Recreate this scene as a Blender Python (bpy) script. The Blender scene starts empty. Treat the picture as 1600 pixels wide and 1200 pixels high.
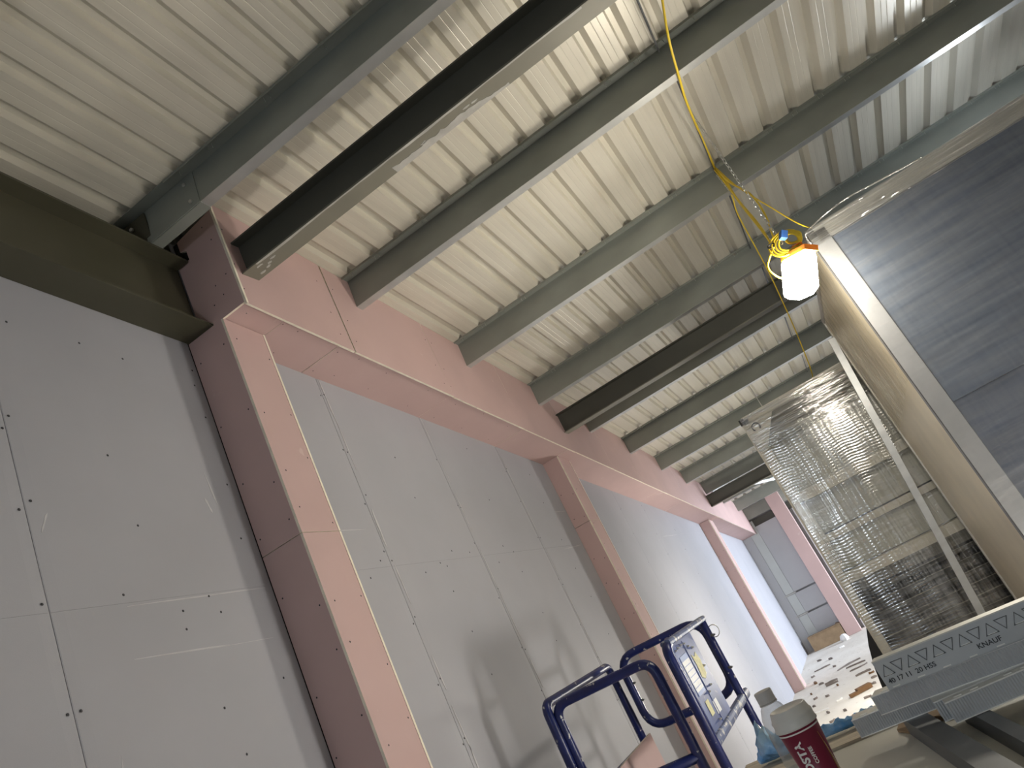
import bpy, bmesh, math, random
from mathutils import Vector, Matrix

random.seed(7)
SC = bpy.context.scene
COL = SC.collection
T = -0.12015                      # roof fall per metre along x (6.85 degrees)
ANG = math.atan(T)

# ------------------------------------------------------------------ camera
cam_d = bpy.data.cameras.new('camera')
cam_d.sensor_width = 36.0
cam_d.lens = 26.70
cam_d.clip_start = 0.05
cam = bpy.data.objects.new('camera', cam_d)
COL.objects.link(cam)
R0 = (0.40703549, -0.80700526, -0.42786052)
R1 = (0.15164835, 0.52162430, -0.83958970)
R2 = (0.90073575, 0.27685846, 0.33470062)
cam.matrix_world = Matrix(((R0[0], -R1[0], -R2[0], 0.0),
                           (R0[1], -R1[1], -R2[1], 0.0),
                           (R0[2], -R1[2], -R2[2], 2.12),
                           (0, 0, 0, 1)))
SC.camera = cam

# ------------------------------------------------------------------ world, light, exposure
W = bpy.data.worlds.new('world')
SC.world = W
W.use_nodes = True
bg = W.node_tree.nodes['Background']
bg.inputs[0].default_value = (0.80, 0.88, 1.0, 1)
bg.inputs[1].default_value = 2.0
SC.view_settings.view_transform = 'Standard'
SC.view_settings.look = 'None'
SC.view_settings.gamma = 1.0
SC.view_settings.use_curve_mapping = False
SC.view_settings.exposure = -0.12
LAMP_MAIN = 140.0                 # emission of the hanging lamp's diffuser
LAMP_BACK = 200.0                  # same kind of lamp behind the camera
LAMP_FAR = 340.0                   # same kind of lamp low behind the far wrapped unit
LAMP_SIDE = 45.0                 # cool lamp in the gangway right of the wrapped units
FILL_LOW = 96.0                  # added fill lamp out of view, brightens the lower walls

def area(name, loc, target, sx, sy, power, color):
    d = bpy.data.lights.new(name, 'AREA')
    d.shape = 'RECTANGLE'
    d.size = sx
    d.size_y = sy
    d.energy = power
    d.color = color
    d.spread = math.radians(75)
    o = bpy.data.objects.new(name, d)
    COL.objects.link(o)
    o.location = loc
    o.rotation_euler = (Vector(target) - Vector(loc)).to_track_quat('-Z', 'Y').to_euler()
    return o
# daylight coming in through the opening in the right-hand wall at the far end
area('daylight_at_opening', (16.1, -6.85, 1.9), (16.1, 0, 1.0), 2.8, 3.0, 330, (0.80, 0.88, 1.0))

# ------------------------------------------------------------------ materials
def nodes_of(m):
    m.use_nodes = True
    nt = m.node_tree
    nt.nodes.clear()
    return nt, nt.nodes, nt.links

def mat(name, col, rough=0.6, metal=0.0, var=0.08, scale=3.0, bump=0.0, bscale=60.0,
        stretch=(1, 1, 1), spec=0.5, bstretch=None, col2=None, spot=None):
    """procedural surface: base colour mottled by noise, optional bump, optional speckle (scale, threshold, colour)"""
    m = bpy.data.materials.new(name)
    nt, N, L = nodes_of(m)
    out = N.new('ShaderNodeOutputMaterial')
    b = N.new('ShaderNodeBsdfPrincipled')
    b.inputs['Roughness'].default_value = rough
    b.inputs['Metallic'].default_value = metal
    b.inputs['Specular IOR Level'].default_value = spec
    tc = N.new('ShaderNodeTexCoord')
    mp = N.new('ShaderNodeMapping')
    mp.inputs['Scale'].default_value = stretch
    L.new(tc.outputs['Object'], mp.inputs['Vector'])
    no = N.new('ShaderNodeTexNoise')
    no.inputs['Scale'].default_value = scale
    no.inputs['Detail'].default_value = 5
    L.new(mp.outputs[0], no.inputs['Vector'])
    rp = N.new('ShaderNodeValToRGB')
    rp.color_ramp.elements[0].position = 0.3
    rp.color_ramp.elements[1].position = 0.7
    c2 = col2 if col2 else tuple(min(1, c * (1 + var)) for c in col)
    c1 = col if col2 else tuple(c * (1 - var) for c in col)
    rp.color_ramp.elements[0].color = (*c1, 1)
    rp.color_ramp.elements[1].color = (*c2, 1)
    L.new(no.outputs['Fac'], rp.inputs['Fac'])
    csock = rp.outputs['Color']
    if spot:
        n2 = N.new('ShaderNodeTexNoise')
        n2.inputs['Scale'].default_value = spot[0]
        n2.inputs['Detail'].default_value = 3
        L.new(tc.outputs['Object'], n2.inputs['Vector'])
        r2 = N.new('ShaderNodeValToRGB')
        r2.color_ramp.elements[0].position = spot[1]
        r2.color_ramp.elements[1].position = spot[1] + 0.04
        L.new(n2.outputs['Fac'], r2.inputs['Fac'])
        mx = N.new('ShaderNodeMix')
        mx.data_type = 'RGBA'
        L.new(r2.outputs['Color'], mx.inputs['Factor'])
        L.new(csock, mx.inputs[6])
        mx.inputs[7].default_value = (*spot[2], 1)
        csock = mx.outputs[2]
    L.new(csock, b.inputs['Base Color'])
    if bump:
        mp2 = N.new('ShaderNodeMapping')
        mp2.inputs['Scale'].default_value = bstretch or stretch
        L.new(tc.outputs['Object'], mp2.inputs['Vector'])
        nb = N.new('ShaderNodeTexNoise')
        nb.inputs['Scale'].default_value = bscale
        nb.inputs['Detail'].default_value = 3
        L.new(mp2.outputs[0], nb.inputs['Vector'])
        bp = N.new('ShaderNodeBump')
        bp.inputs['Strength'].default_value = bump
        bp.inputs['Distance'].default_value = 0.02
        L.new(nb.outputs['Fac'], bp.inputs['Height'])
        L.new(bp.outputs[0], b.inputs['Normal'])
    L.new(b.outputs[0], out.inputs[0])
    return m

def emit(name, col, strength):
    m = bpy.data.materials.new(name)
    nt, N, L = nodes_of(m)
    out = N.new('ShaderNodeOutputMaterial')
    e = N.new('ShaderNodeEmission')
    e.inputs[0].default_value = (*col, 1)
    e.inputs[1].default_value = strength
    L.new(e.outputs[0], out.inputs[0])
    return m

def film(name, tint, fac, rough, amount, sa, sb, wa=1.0, aniso=0.0, matte=0.35):
    """stretch wrap: mostly see-through plastic with wrinkled gloss; sa / sb are the stretches of two wrinkle families"""
    m = bpy.data.materials.new(name)
    nt, N, L = nodes_of(m)
    out = N.new('ShaderNodeOutputMaterial')
    tc = N.new('ShaderNodeTexCoord')
    hs = []
    for s in (sa, sb):
        mp = N.new('ShaderNodeMapping')
        mp.inputs['Scale'].default_value = s
        L.new(tc.outputs['Object'], mp.inputs['Vector'])
        no = N.new('ShaderNodeTexNoise')
        no.inputs['Scale'].default_value = 1.0
        no.inputs['Detail'].default_value = 3
        L.new(mp.outputs[0], no.inputs['Vector'])
        hs.append(no.outputs['Fac'])
    ad = N.new('ShaderNodeMath')
    ad.operation = 'ADD'
    ml = N.new('ShaderNodeMath')
    ml.operation = 'MULTIPLY_ADD'
    ml.inputs[1].default_value = wa
    ml.inputs[2].default_value = 0.5 * (1 - wa)
    L.new(hs[0], ml.inputs[0])
    L.new(ml.outputs[0], ad.inputs[0])
    L.new(hs[1], ad.inputs[1])
    bp = N.new('ShaderNodeBump')
    bp.inputs['Strength'].default_value = amount
    bp.inputs['Distance'].default_value = 0.02
    L.new(ad.outputs[0], bp.inputs['Height'])
    g = N.new('ShaderNodeBsdfGlossy')
    g.inputs['Color'].default_value = (0.95, 0.95, 0.95, 1)
    g.inputs['Roughness'].default_value = rough
    if aniso:
        g.inputs['Anisotropy'].default_value = aniso
        tg = N.new('ShaderNodeCombineXYZ')
        tg.inputs[2].default_value = 1.0
        L.new(tg.outputs[0], g.inputs['Tangent'])
    L.new(bp.outputs[0], g.inputs['Normal'])
    d = N.new('ShaderNodeBsdfDiffuse')
    d.inputs['Color'].default_value = (0.7, 0.7, 0.68, 1)
    L.new(bp.outputs[0], d.inputs['Normal'])
    mg = N.new('ShaderNodeMixShader')
    mg.inputs[0].default_value = matte
    L.new(g.outputs[0], mg.inputs[1])
    L.new(d.outputs[0], mg.inputs[2])
    t = N.new('ShaderNodeBsdfTransparent')
    t.inputs[0].default_value = (*tint, 1)
    mr = N.new('ShaderNodeMapRange')
    mr.inputs['From Min'].default_value = 0.7
    mr.inputs['From Max'].default_value = 1.4
    mr.inputs['To Min'].default_value = fac * 0.25
    mr.inputs['To Max'].default_value = fac * 1.9
    L.new(ad.outputs[0], mr.inputs['Value'])
    mx = N.new('ShaderNodeMixShader')
    L.new(mr.outputs[0], mx.inputs[0])
    L.new(t.outputs[0], mx.inputs[1])
    L.new(mg.outputs[0], mx.inputs[2])
    L.new(mx.outputs[0], out.inputs[0])
    return m

M = {}
M['grey_board'] = mat('grey_plasterboard', (0.385, 0.388, 0.42), 0.62, var=0.05, scale=1.3, bump=0.04, bscale=300)
M['pink_board'] = mat('pink_plasterboard', (0.545, 0.385, 0.365), 0.7, var=0.05, scale=2.0, spot=(7, 0.70, (0.60, 0.46, 0.43)))
M['core'] = mat('plaster_core_edge', (0.86, 0.79, 0.66), 0.85, var=0.1, scale=20)
M['filler'] = mat('joint_filler', (0.52, 0.52, 0.53), 0.75, var=0.1, scale=9)
M['dark'] = mat('dark_screw_head', (0.03, 0.03, 0.035), 0.6)
M['sheet'] = mat('roof_liner_sheet', (0.62, 0.59, 0.505), 0.36, metal=0.10, var=0.06, scale=2.0, bump=0.012, bscale=8, bstretch=(0.25, 40, 1), stretch=(0.6, 9, 1))
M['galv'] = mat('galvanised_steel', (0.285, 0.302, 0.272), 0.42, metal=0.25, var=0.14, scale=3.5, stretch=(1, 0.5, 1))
M['galv_edge'] = mat('galvanised_lit_tone', (0.50, 0.51, 0.50), 0.35, metal=0.6, var=0.1, scale=5)  # galvanised steel in a lighter tone, standing for lit undersides
M['olive'] = mat('olive_primer_steel', (0.062, 0.058, 0.036), 0.48, var=0.12, scale=2.0)
M['beam_dark'] = mat('dark_primer_steel', (0.085, 0.084, 0.068), 0.5, var=0.12, scale=2.0)
M['beam_flange'] = mat('paler_primer_flange', (0.19, 0.18, 0.14), 0.55, var=0.15, scale=1.6)  # bottom flanges in a paler primer tone than the webs
M['scuff'] = mat('scraped_primer_patch', (0.42, 0.41, 0.38), 0.6, var=0.18, scale=8)
M['chalk'] = mat('chalky_rub', (0.20, 0.19, 0.16), 0.7, var=0.2, scale=14)
M['bolt'] = mat('zinc_bolt', (0.55, 0.55, 0.52), 0.35, metal=0.8)
M['floor'] = mat('dusty_concrete', (0.66, 0.62, 0.55), 0.9, col2=(0.80, 0.77, 0.71), scale=1.1, bump=0.25, bscale=14, spot=(9, 0.68, (0.48, 0.43, 0.37)))
M['wall_far'] = mat('pale_wall_board', (0.52, 0.53, 0.55), 0.65, var=0.04, scale=1.2)
M['strip'] = mat('pale_green_board', (0.60, 0.63, 0.62), 0.65, var=0.04)
M['wall_other'] = mat('unseen_wall_board', (0.42, 0.42, 0.43), 0.7, var=0.05)
M['panel_blue'] = mat('blue_grey_panel', (0.070, 0.088, 0.120), 0.36, var=0.14, scale=4, stretch=(1, 0.6, 6), bump=0.05, bscale=30, bstretch=(1, 1.5, 8))
M['alu'] = mat('aluminium_frame', (0.55, 0.545, 0.52), 0.4, metal=0.35, var=0.08, scale=6)
M['alu_dull'] = mat('grey_frame_profile', (0.25, 0.255, 0.262), 0.5, metal=0.2, var=0.08, scale=6)
M['black'] = mat('black_plastic', (0.012, 0.012, 0.013), 0.5)
M['panel_tan'] = mat('dusty_beige_metal_panel', (0.80, 0.715, 0.54), 0.32, metal=0.25, var=0.08, scale=3)
M['panel_low'] = mat('darker_blue_grey_panel', (0.050, 0.064, 0.094), 0.42, var=0.2, scale=3, stretch=(1, 0.6, 4))
M['inner'] = mat('inner_grey_panel', (0.60, 0.60, 0.54), 0.6, var=0.06, scale=3)
M['rail_pale'] = mat('pale_inner_rail', (0.74, 0.71, 0.62), 0.5, var=0.06, scale=5)
M['void'] = mat('dark_void', (0.015, 0.015, 0.015), 0.8)
M['slat'] = mat('grey_louvre_slat', (0.16, 0.155, 0.135), 0.5, metal=0.2)
M['blue'] = mat('blue_enamel_tube', (0.006, 0.014, 0.100), 0.35, spot=(26, 0.66, (0.45, 0.45, 0.44)), var=0.2, scale=10)
M['blue_worn'] = mat('blue_worn_flat', (0.10, 0.13, 0.24), 0.45, spot=(22, 0.56, (0.50, 0.50, 0.49)), var=0.3, scale=12)
M['blue_plate'] = mat('blue_dusty_plate', (0.065, 0.095, 0.24), 0.45, spot=(10, 0.66, (0.30, 0.32, 0.38)), var=0.25, scale=9)
M['label_white'] = mat('faded_label', (0.70, 0.72, 0.74), 0.5, var=0.06, scale=40)
M['label_yellow'] = mat('torn_yellow_label', (0.62, 0.60, 0.36), 0.6, var=0.2, scale=40)
M['label_band'] = mat('pale_blue_label_band', (0.28, 0.36, 0.58), 0.5)
M['stud'] = mat('bright_galvanised_stud', (0.58, 0.60, 0.61), 0.36, metal=0.35, var=0.10, scale=12, stretch=(1, 0.3, 1))
M['stud_top'] = mat('stud_lit_top', (0.74, 0.73, 0.67), 0.38, metal=0.2, var=0.08, scale=14)  # same stud steel, paler so the upward faces look lit
M['glint'] = mat('painted_edge_glint', (0.92, 0.91, 0.86), 0.3, metal=0.3)  # edge glints put into a near white colour
M['ink'] = mat('black_stamped_ink', (0.04, 0.045, 0.05), 0.7)
M['bar'] = mat('grey_steel_bar', (0.15, 0.155, 0.16), 0.45, metal=0.4, var=0.1, scale=10)
M['ply'] = mat('pale_wrapped_top', (0.66, 0.65, 0.58), 0.45, var=0.08, scale=2.5, stretch=(1, 1, 1))
M['timber'] = mat('rough_timber', (0.62, 0.54, 0.42), 0.8, var=0.16, scale=6, stretch=(14, 1, 14))
M['card'] = mat('brown_cardboard', (0.30, 0.21, 0.125), 0.85, var=0.15, scale=8)
M['wood_dark'] = mat('dark_wood_scrap', (0.16, 0.085, 0.035), 0.8, var=0.2, scale=12)
M['chip'] = mat('grey_scrap', (0.20, 0.17, 0.15), 0.85, var=0.2, scale=10)
M['chip_pale'] = mat('white_scrap', (0.80, 0.79, 0.77), 0.8)
M['film_blue'] = mat('blue_polythene', (0.06, 0.36, 0.88), 0.22, col2=(0.50, 0.74, 0.95), scale=16, bump=0.6, bscale=25)
M['cup_red'] = mat('maroon_cup_print', (0.21, 0.010, 0.038), 0.4, var=0.05)
M['cup_lid'] = mat('white_plastic_lid', (0.72, 0.70, 0.65), 0.4, var=0.03)
M['cup_white'] = mat('white_print', (0.85, 0.83, 0.78), 0.5)
M['gold'] = mat('gold_print_swirl', (0.62, 0.34, 0.06), 0.45)
M['cap'] = mat('bottle_cap_plastic', (0.55, 0.53, 0.50), 0.45)
M['yellow'] = mat('yellow_cable_sheath', (0.80, 0.58, 0.03), 0.45, var=0.06)
M['orange'] = mat('orange_lamp_housing', (0.80, 0.22, 0.02), 0.5)
M['chain'] = mat('zinc_chain', (0.65, 0.65, 0.62), 0.3, metal=0.8)
M['plug'] = mat('blue_plug', (0.05, 0.16, 0.5), 0.5)
M['diff_main'] = emit('lamp_diffuser_lit', (1.0, 0.925, 0.79), LAMP_MAIN)
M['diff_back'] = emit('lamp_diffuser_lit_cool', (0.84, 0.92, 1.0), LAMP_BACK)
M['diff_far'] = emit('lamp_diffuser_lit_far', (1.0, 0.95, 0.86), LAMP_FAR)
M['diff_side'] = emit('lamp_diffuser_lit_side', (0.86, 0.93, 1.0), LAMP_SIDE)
M['fill_low'] = emit('lamp_diffuser_lit_low', (1.0, 0.95, 0.87), FILL_LOW)
M['film_tall'] = film('stretch_wrap_on_panel', (0.97, 0.97, 0.97), 0.15, 0.18, 0.22, (1, 60, 3), (1, 2, 26), wa=0.35)
M['film_side'] = film('stretch_wrap_on_side', (0.96, 0.95, 0.92), 0.16, 0.12, 0.45, (22, 1, 1.2), (3, 1, 2))
M['film_open'] = film('stretch_wrap_on_open_end', (0.96, 0.96, 0.94), 0.21, 0.15, 0.04, (1, 60, 0.8), (1, 3, 30), wa=1.0, matte=0.05)
M['film_top'] = film('stretch_wrap_gathered', (0.93, 0.93, 0.91), 0.38, 0.10, 0.7, (1, 2.5, 70), (1, 1.5, 24), matte=0.12)
# clear plastic of the bottle
m = bpy.data.materials.new('clear_bottle_plastic')
nt, N, L = nodes_of(m)
_o = N.new('ShaderNodeOutputMaterial')
_t = N.new('ShaderNodeBsdfTransparent')
_t.inputs[0].default_value = (0.90, 0.91, 0.91, 1)
_g = N.new('ShaderNodeBsdfGlossy')
_g.inputs['Roughness'].default_value = 0.12
_d = N.new('ShaderNodeBsdfDiffuse')
_d.inputs[0].default_value = (0.62, 0.62, 0.61, 1)
_w = N.new('ShaderNodeLayerWeight')
_w.inputs[0].default_value = 0.35
_f = N.new('ShaderNodeMath')
_f.operation = 'MULTIPLY'
_f.inputs[1].default_value = 0.45
L.new(_w.outputs['Facing'], _f.inputs[0])
_a = N.new('ShaderNodeMixShader')
_a.inputs[0].default_value = 0.22
L.new(_t.outputs[0], _a.inputs[1])
L.new(_d.outputs[0], _a.inputs[2])
_b = N.new('ShaderNodeMixShader')
L.new(_f.outputs[0], _b.inputs[0])
L.new(_a.outputs[0], _b.inputs[1])
L.new(_g.outputs[0], _b.inputs[2])
L.new(_b.outputs[0], _o.inputs[0])
M['clear'] = m

# ------------------------------------------------------------------ mesh helpers
class MB:
    def __init__(s):
        s.v = []
        s.f = []
        s.m = []
    def add(s, vs, fs, mi=0):
        n = len(s.v)
        s.v += [tuple(p) for p in vs]
        for f in fs:
            s.f.append(tuple(i + n for i in f))
            s.m.append(mi)
        return s
    def hexa(s, p, mi=0):
        """8 points: bottom ring 0-3, top ring 4-7"""
        return s.add(p, [(0, 3, 2, 1), (4, 5, 6, 7), (0, 1, 5, 4), (1, 2, 6, 5), (2, 3, 7, 6), (3, 0, 4, 7)], mi)
    def box(s, x0, x1, y0, y1, z0, z1, mi=0):
        return s.hexa([(x0, y0, z0), (x1, y0, z0), (x1, y1, z0), (x0, y1, z0),
                       (x0, y0, z1), (x1, y0, z1), (x1, y1, z1), (x0, y1, z1)], mi)
    def obox(s, c, ax, ay, az, mi=0):
        """box about centre c with half-vectors ax ay az"""
        c, ax, ay, az = map(Vector, (c, ax, ay, az))
        return s.hexa([c - ax - ay - az, c + ax - ay - az, c + ax + ay - az, c - ax + ay - az,
                       c - ax - ay + az, c + ax - ay + az, c + ax + ay + az, c - ax + ay + az], mi)
    def extrude(s, prof, fn, t0, t1, mi=0, closed=True, caps=True):
        """profile points mapped by fn(u, w, t) at t0 and t1"""
        n = len(prof)
        vs = [fn(u, w, t0) for u, w in prof] + [fn(u, w, t1) for u, w in prof]
        fs = [(i, (i + 1) % n, (i + 1) % n + n, i + n) for i in range(n if closed else n - 1)]
        if caps and closed:
            fs += [tuple(range(n - 1, -1, -1)), tuple(range(n, 2 * n))]
        return s.add(vs, fs, mi)
    def tube(s, path, r, n=8, closed=False, caps=True, mi=0):
        P = [Vector(p) for p in path]
        k = len(P)
        up = None
        rings = []
        for i in range(k):
            if closed:
                d = (P[(i + 1) % k] - P[i - 1]).normalized()
            else:
                d = (P[min(i + 1, k - 1)] - P[max(i - 1, 0)]).normalized()
            if up is None:
                up = d.orthogonal().normalized()
            up = (up - d * up.dot(d))
            if up.length < 1e-6:
                up = d.orthogonal()
            up.normalize()
            sd = d.cross(up)
            rr = r[i] if isinstance(r, (list, tuple)) else r
            rings.append([P[i] + (up * math.cos(2 * math.pi * j / n) + sd * math.sin(2 * math.pi * j / n)) * rr for j in range(n)])
        vs = [p for ring in rings for p in ring]
        fs = []
        for i in range(k if closed else k - 1):
            a = i * n
            b = ((i + 1) % k) * n
            for j in range(n):
                fs.append((a + j, a + (j + 1) % n, b + (j + 1) % n, b + j))
        if caps and not closed:
            fs.append(tuple(range(n - 1, -1, -1)))
            fs.append(tuple(range((k - 1) * n, k * n)))
        return s.add(vs, fs, mi)
    def lathe(s, prof, c, n=24, mi=0, ax=(0, 0, 1)):
        c = Vector(c)
        az = Vector(ax).normalized()
        a1 = az.orthogonal().normalized()
        a2 = az.cross(a1)
        vs = []
        for r, z in prof:
            for j in range(n):
                t = 2 * math.pi * j / n
                vs.append(c + az * z + (a1 * math.cos(t) + a2 * math.sin(t)) * r)
        fs = []
        for i in range(len(prof) - 1):
            for j in range(n):
                fs.append((i * n + j, i * n + (j + 1) % n, (i + 1) * n + (j + 1) % n, (i + 1) * n + j))
        fs.append(tuple(range(n - 1, -1, -1)))
        k = (len(prof) - 1) * n
        fs.append(tuple(range(k, k + n)))
        return s.add(vs, fs, mi)
    def build(s, name, mats, parent=None, smooth=False, loc=None):
        if not isinstance(mats, (list, tuple)):
            mats = [mats]
        if parent is not None:
            off = wloc(parent)
        elif loc is not None:
            off = Vector(loc)
        else:
            xs, ys, zs = zip(*s.v)
            off = Vector(((min(xs) + max(xs)) / 2, (min(ys) + max(ys)) / 2, min(zs)))
        me = bpy.data.meshes.new(name)
        me.from_pydata([tuple(Vector(p) - off) for p in s.v], [], s.f)
        for mm in mats:
            me.materials.append(mm)
        me.polygons.foreach_set('material_index', s.m)
        if smooth:
            me.polygons.foreach_set('use_smooth', [True] * len(me.polygons))
        me.update()
        o = bpy.data.objects.new(name, me)
        COL.objects.link(o)
        if parent is not None:
            o.parent = parent
        else:
            o.location = off
        return o

def wloc(o):
    v = Vector(o.location)
    while o.parent:
        o = o.parent
        v += o.location
    return v

def fix_normals(o):
    bm = bmesh.new()
    bm.from_mesh(o.data)
    bmesh.ops.recalc_face_normals(bm, faces=bm.faces)
    bm.to_mesh(o.data)
    bm.free()
    return o

def tag(o, label=None, cat=None, group=None, kind=None):
    if label: o['label'] = label
    if cat: o['category'] = cat
    if group: o['group'] = group
    if kind: o['kind'] = kind
    return o

def thing(name, loc, label=None, cat=None, group=None, kind=None):
    o = bpy.data.objects.new(name, None)
    o.empty_display_size = 0.1
    COL.objects.link(o)
    o.location = loc
    return tag(o, label, cat, group, kind)

def dup(root, loc, label=None, group=None):
    r = root.copy()
    COL.objects.link(r)
    r.location = loc
    if label: r['label'] = label
    if group: r['group'] = group
    for ch in list(root.children):
        c = ch.copy()
        COL.objects.link(c)
        c.parent = r
        for g in list(ch.children):
            d = g.copy()
            COL.objects.link(d)
            d.parent = c
    return r

def rounded(path, r, n=5):
    """path with its inner corners rounded"""
    P = [Vector(p) for p in path]
    out = [P[0]]
    for i in range(1, len(P) - 1):
        a = (P[i - 1] - P[i]).normalized()
        b = (P[i + 1] - P[i]).normalized()
        p0 = P[i] + a * r
        p1 = P[i] + b * r
        for k in range(n + 1):
            t = k / n
            out.append(p0 * (1 - t) ** 2 + P[i] * 2 * t * (1 - t) + p1 * t ** 2)
    out.append(P[-1])
    return out

def spline(pts, n=8):
    P = [Vector(p) for p in pts]
    out = []
    for i in range(len(P) - 1):
        p0 = P[max(i - 1, 0)]
        p1 = P[i]
        p2 = P[i + 1]
        p3 = P[min(i + 2, len(P) - 1)]
        for k in range(n):
            t = k / n
            out.append(0.5 * ((2 * p1) + (p2 - p0) * t + (2 * p0 - 5 * p1 + 4 * p2 - p3) * t * t + (3 * p1 - p0 - 3 * p2 + p3) * t ** 3))
    out.append(P[-1])
    return out

def roofz(x, c):
    return c + T * x

CP, SP = math.cos(ANG), math.sin(ANG)
def slope_fn(x0, c):
    """u along the slope, w square to it, t along y; origin at x0 on the roof line c"""
    z0 = roofz(x0, c)
    return lambda u, w, t: (x0 + u * CP - w * SP, t, z0 + u * SP + w * CP)

# ------------------------------------------------------------------ setting: floor, walls, roof
fl = MB()
nx, ny = 60, 40
vs, fs = [], []
for i in range(nx + 1):
    for j in range(ny + 1):
        x = -5 + 23.4 * i / nx
        y = -7 + 9.7 * j / ny
        vs.append((x, y, 0))
for i in range(nx):
    for j in range(ny):
        a = i * (ny + 1) + j
        fs.append((a, a + ny + 1, a + ny + 2, a + 1))
fl.add(vs, fs)
o = fl.build('floor', M['floor'], loc=(0, 0, 0))
tag(o, 'dusty pale concrete floor strewn with scraps', kind='structure')

def wall_board(parent, x0, x1, z0, z1a, z1b, y, m, th=0.0125):
    """one plasterboard with tapered long edges on its room face; the top edge may follow the roof"""
    b = MB()
    e, dp = 0.05, 0.0022
    def zt(x):
        return z1a + (z1b - z1a) * (x - x0) / (x1 - x0)
    xs = [x0, x0 + 0.004, x0 + e, x1 - e, x1 - 0.004, x1]
    ds = [0.004, dp, 0, 0, dp, 0.004]
    vs = []
    for x, d in zip(xs, ds):
        vs += [(x, y + d, z0), (x, y + d, zt(x))]
    fs = [(2 * i, 2 * i + 2, 2 * i + 3, 2 * i + 1) for i in range(5)]
    k = len(vs)
    vs += [(x0, y + th, z0), (x0, y + th, zt(x0)), (x1, y + th, z0), (x1, y + th, zt(x1))]
    fs += [(0, 1, k + 1, k), (10, k + 2, k + 3, 11), (1, 3, 5, 7, 9, 11, k + 3, k + 1), (0, k, k + 2, 10, 8, 6, 4, 2)]
    b.add(vs, fs)
    return b.build('plasterboard_sheet', m, parent)

wl = thing('wall_left', (3, 2.4, 0), 'long grey plasterboard wall with screwed joints', kind='structure')
top_c = 5.50
def row(xs, y, zj, m=M['grey_board']):
    for a, b in zip(xs[:-1], xs[1:]):
        g = 0.0013
        wall_board(wl, a + g, b - g, 0.0, zj - .0004, zj - .0004, y, m)
        wall_board(wl, a + g, b - g, zj + .0004, roofz(a, top_c), roofz(b, top_c), y, m)
row([-5.3, -4.11, -2.91, -1.71, -0.51, 0.69, 1.89, 3.03], 2.5, 3.045)
row([3.04, 3.96, 5.16, 6.42, 7.50], 2.4, 3.03)
row([7.76, 8.38, 9.55, 10.72, 11.95, 13.12, 14.2], 2.4, 3.0)
row([14.44, 15.4, 16.6, 17.75, 18.2], 2.4, 3.0)
# screw heads sunk along the joints and mid lines of the boards
sc = MB()
def screw(x, y, z, r=0.0060, nrm=(0, -1, 0)):
    sc.lathe([(r, 0), (r * 0.6, 0.0012)], (x + nrm[0] * 0.0008, y + nrm[1] * 0.0008, z + nrm[2] * 0.0008), n=7, ax=nrm)
for xs, y in (([0.69, 1.89], 2.5), ([3.96, 5.16, 6.42], 2.4), ([8.38, 9.55, 10.72, 11.95], 2.4)):
    for x in xs:
        z = 0.5
        while z < roofz(x, 4.75):
            screw(x - 0.02 + random.uniform(-.006, .006), y, z + random.uniform(-.05, .05))
            if random.random() < 0.7:
                screw(x + 0.022 + random.uniform(-.006, .006), y, z + random.uniform(-.05, .05))
            z += 0.37
for x, z in ((2.0, 4.35), (2.33, 4.32), (2.55, 4.28), (2.31, 3.72), (2.36, 3.38), (2.46, 2.98), (2.2, 3.08), (2.62, 3.03), (2.66, 2.95),
             (2.45, 2.90), (2.52, 2.55), (2.56, 2.35), (2.9, 2.6), (2.93, 3.3), (2.96, 3.6), (2.97, 4.0), (2.97, 4.2), (2.99, 4.3)):
    screw(x, 2.5, z)
for x in (4.55, 5.75, 6.95):
    for z in (2.2, 2.55, 2.9, 3.1, 3.55, 3.9):
        screw(x + random.uniform(-.03, .03), 2.4, z + random.uniform(-.1, .1))
for x in (3.45, 3.55, 3.7, 3.86, 4.3, 4.6, 4.75, 5.0, 5.4, 5.6):
    screw(x, 2.4, 3.03 + random.choice((-0.05, 0.05)) + random.uniform(-.02, .02))
o = sc.build('screw_heads', M['dark'], wl)
tag(o, kind='stuff')
# thin smears of filler and scratches on the boards
sm = MB()
def smear(x0, z0, x1, z1, y, w, n=5):
    """thin ragged dab of filler, drawn as a strip with its own thickness"""
    a, b = Vector((x0, y, z0)), Vector((x1, y, z1))
    d = (b - a).normalized()
    s = Vector((-d.z, 0, d.x))
    top, bot = [], []
    for i in range(n + 1):
        p = a.lerp(b, i / n)
        ww = w * (0.25 if i in (0, n) else random.uniform(0.5, 1.1))
        top.append(p + s * ww)
        bot.append(p - s * ww * random.uniform(0.4, 1))
    off = Vector((0, -0.0012, 0))
    ring = top + bot[::-1]
    k = len(ring)
    sm.add([p + off for p in ring] + ring, [tuple(range(k))] + [(i, i + k, (i + 1) % k + k, (i + 1) % k) for i in range(k)])
for a in ((2.17, 2.82, 2.65, 2.80, 2.5, .004), (2.52, 2.80, 2.92, 2.79, 2.5, .0025), (2.2, 3.03, 2.98, 3.035, 2.5, .004), (2.83, 3.66, 2.85, 3.48, 2.5, .006),
          (2.78, 3.52, 2.80, 3.44, 2.5, .008), (3.45, 3.275, 3.85, 3.275, 2.4, .003), (7.1, 3.39, 7.45, 3.40, 2.4, .004),
          (1.93, 3.36, 1.97, 3.44, 2.5, .006), (2.0, 2.35, 2.02, 2.5, 2.5, .004), (6.9, 3.0, 7.4, 3.02, 2.4, .006), (11.0, 3.0, 11.9, 3.0, 2.4, .004),
          (8.0, 3.02, 8.35, 3.0, 2.4, .004)):
    smear(*a)
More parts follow.
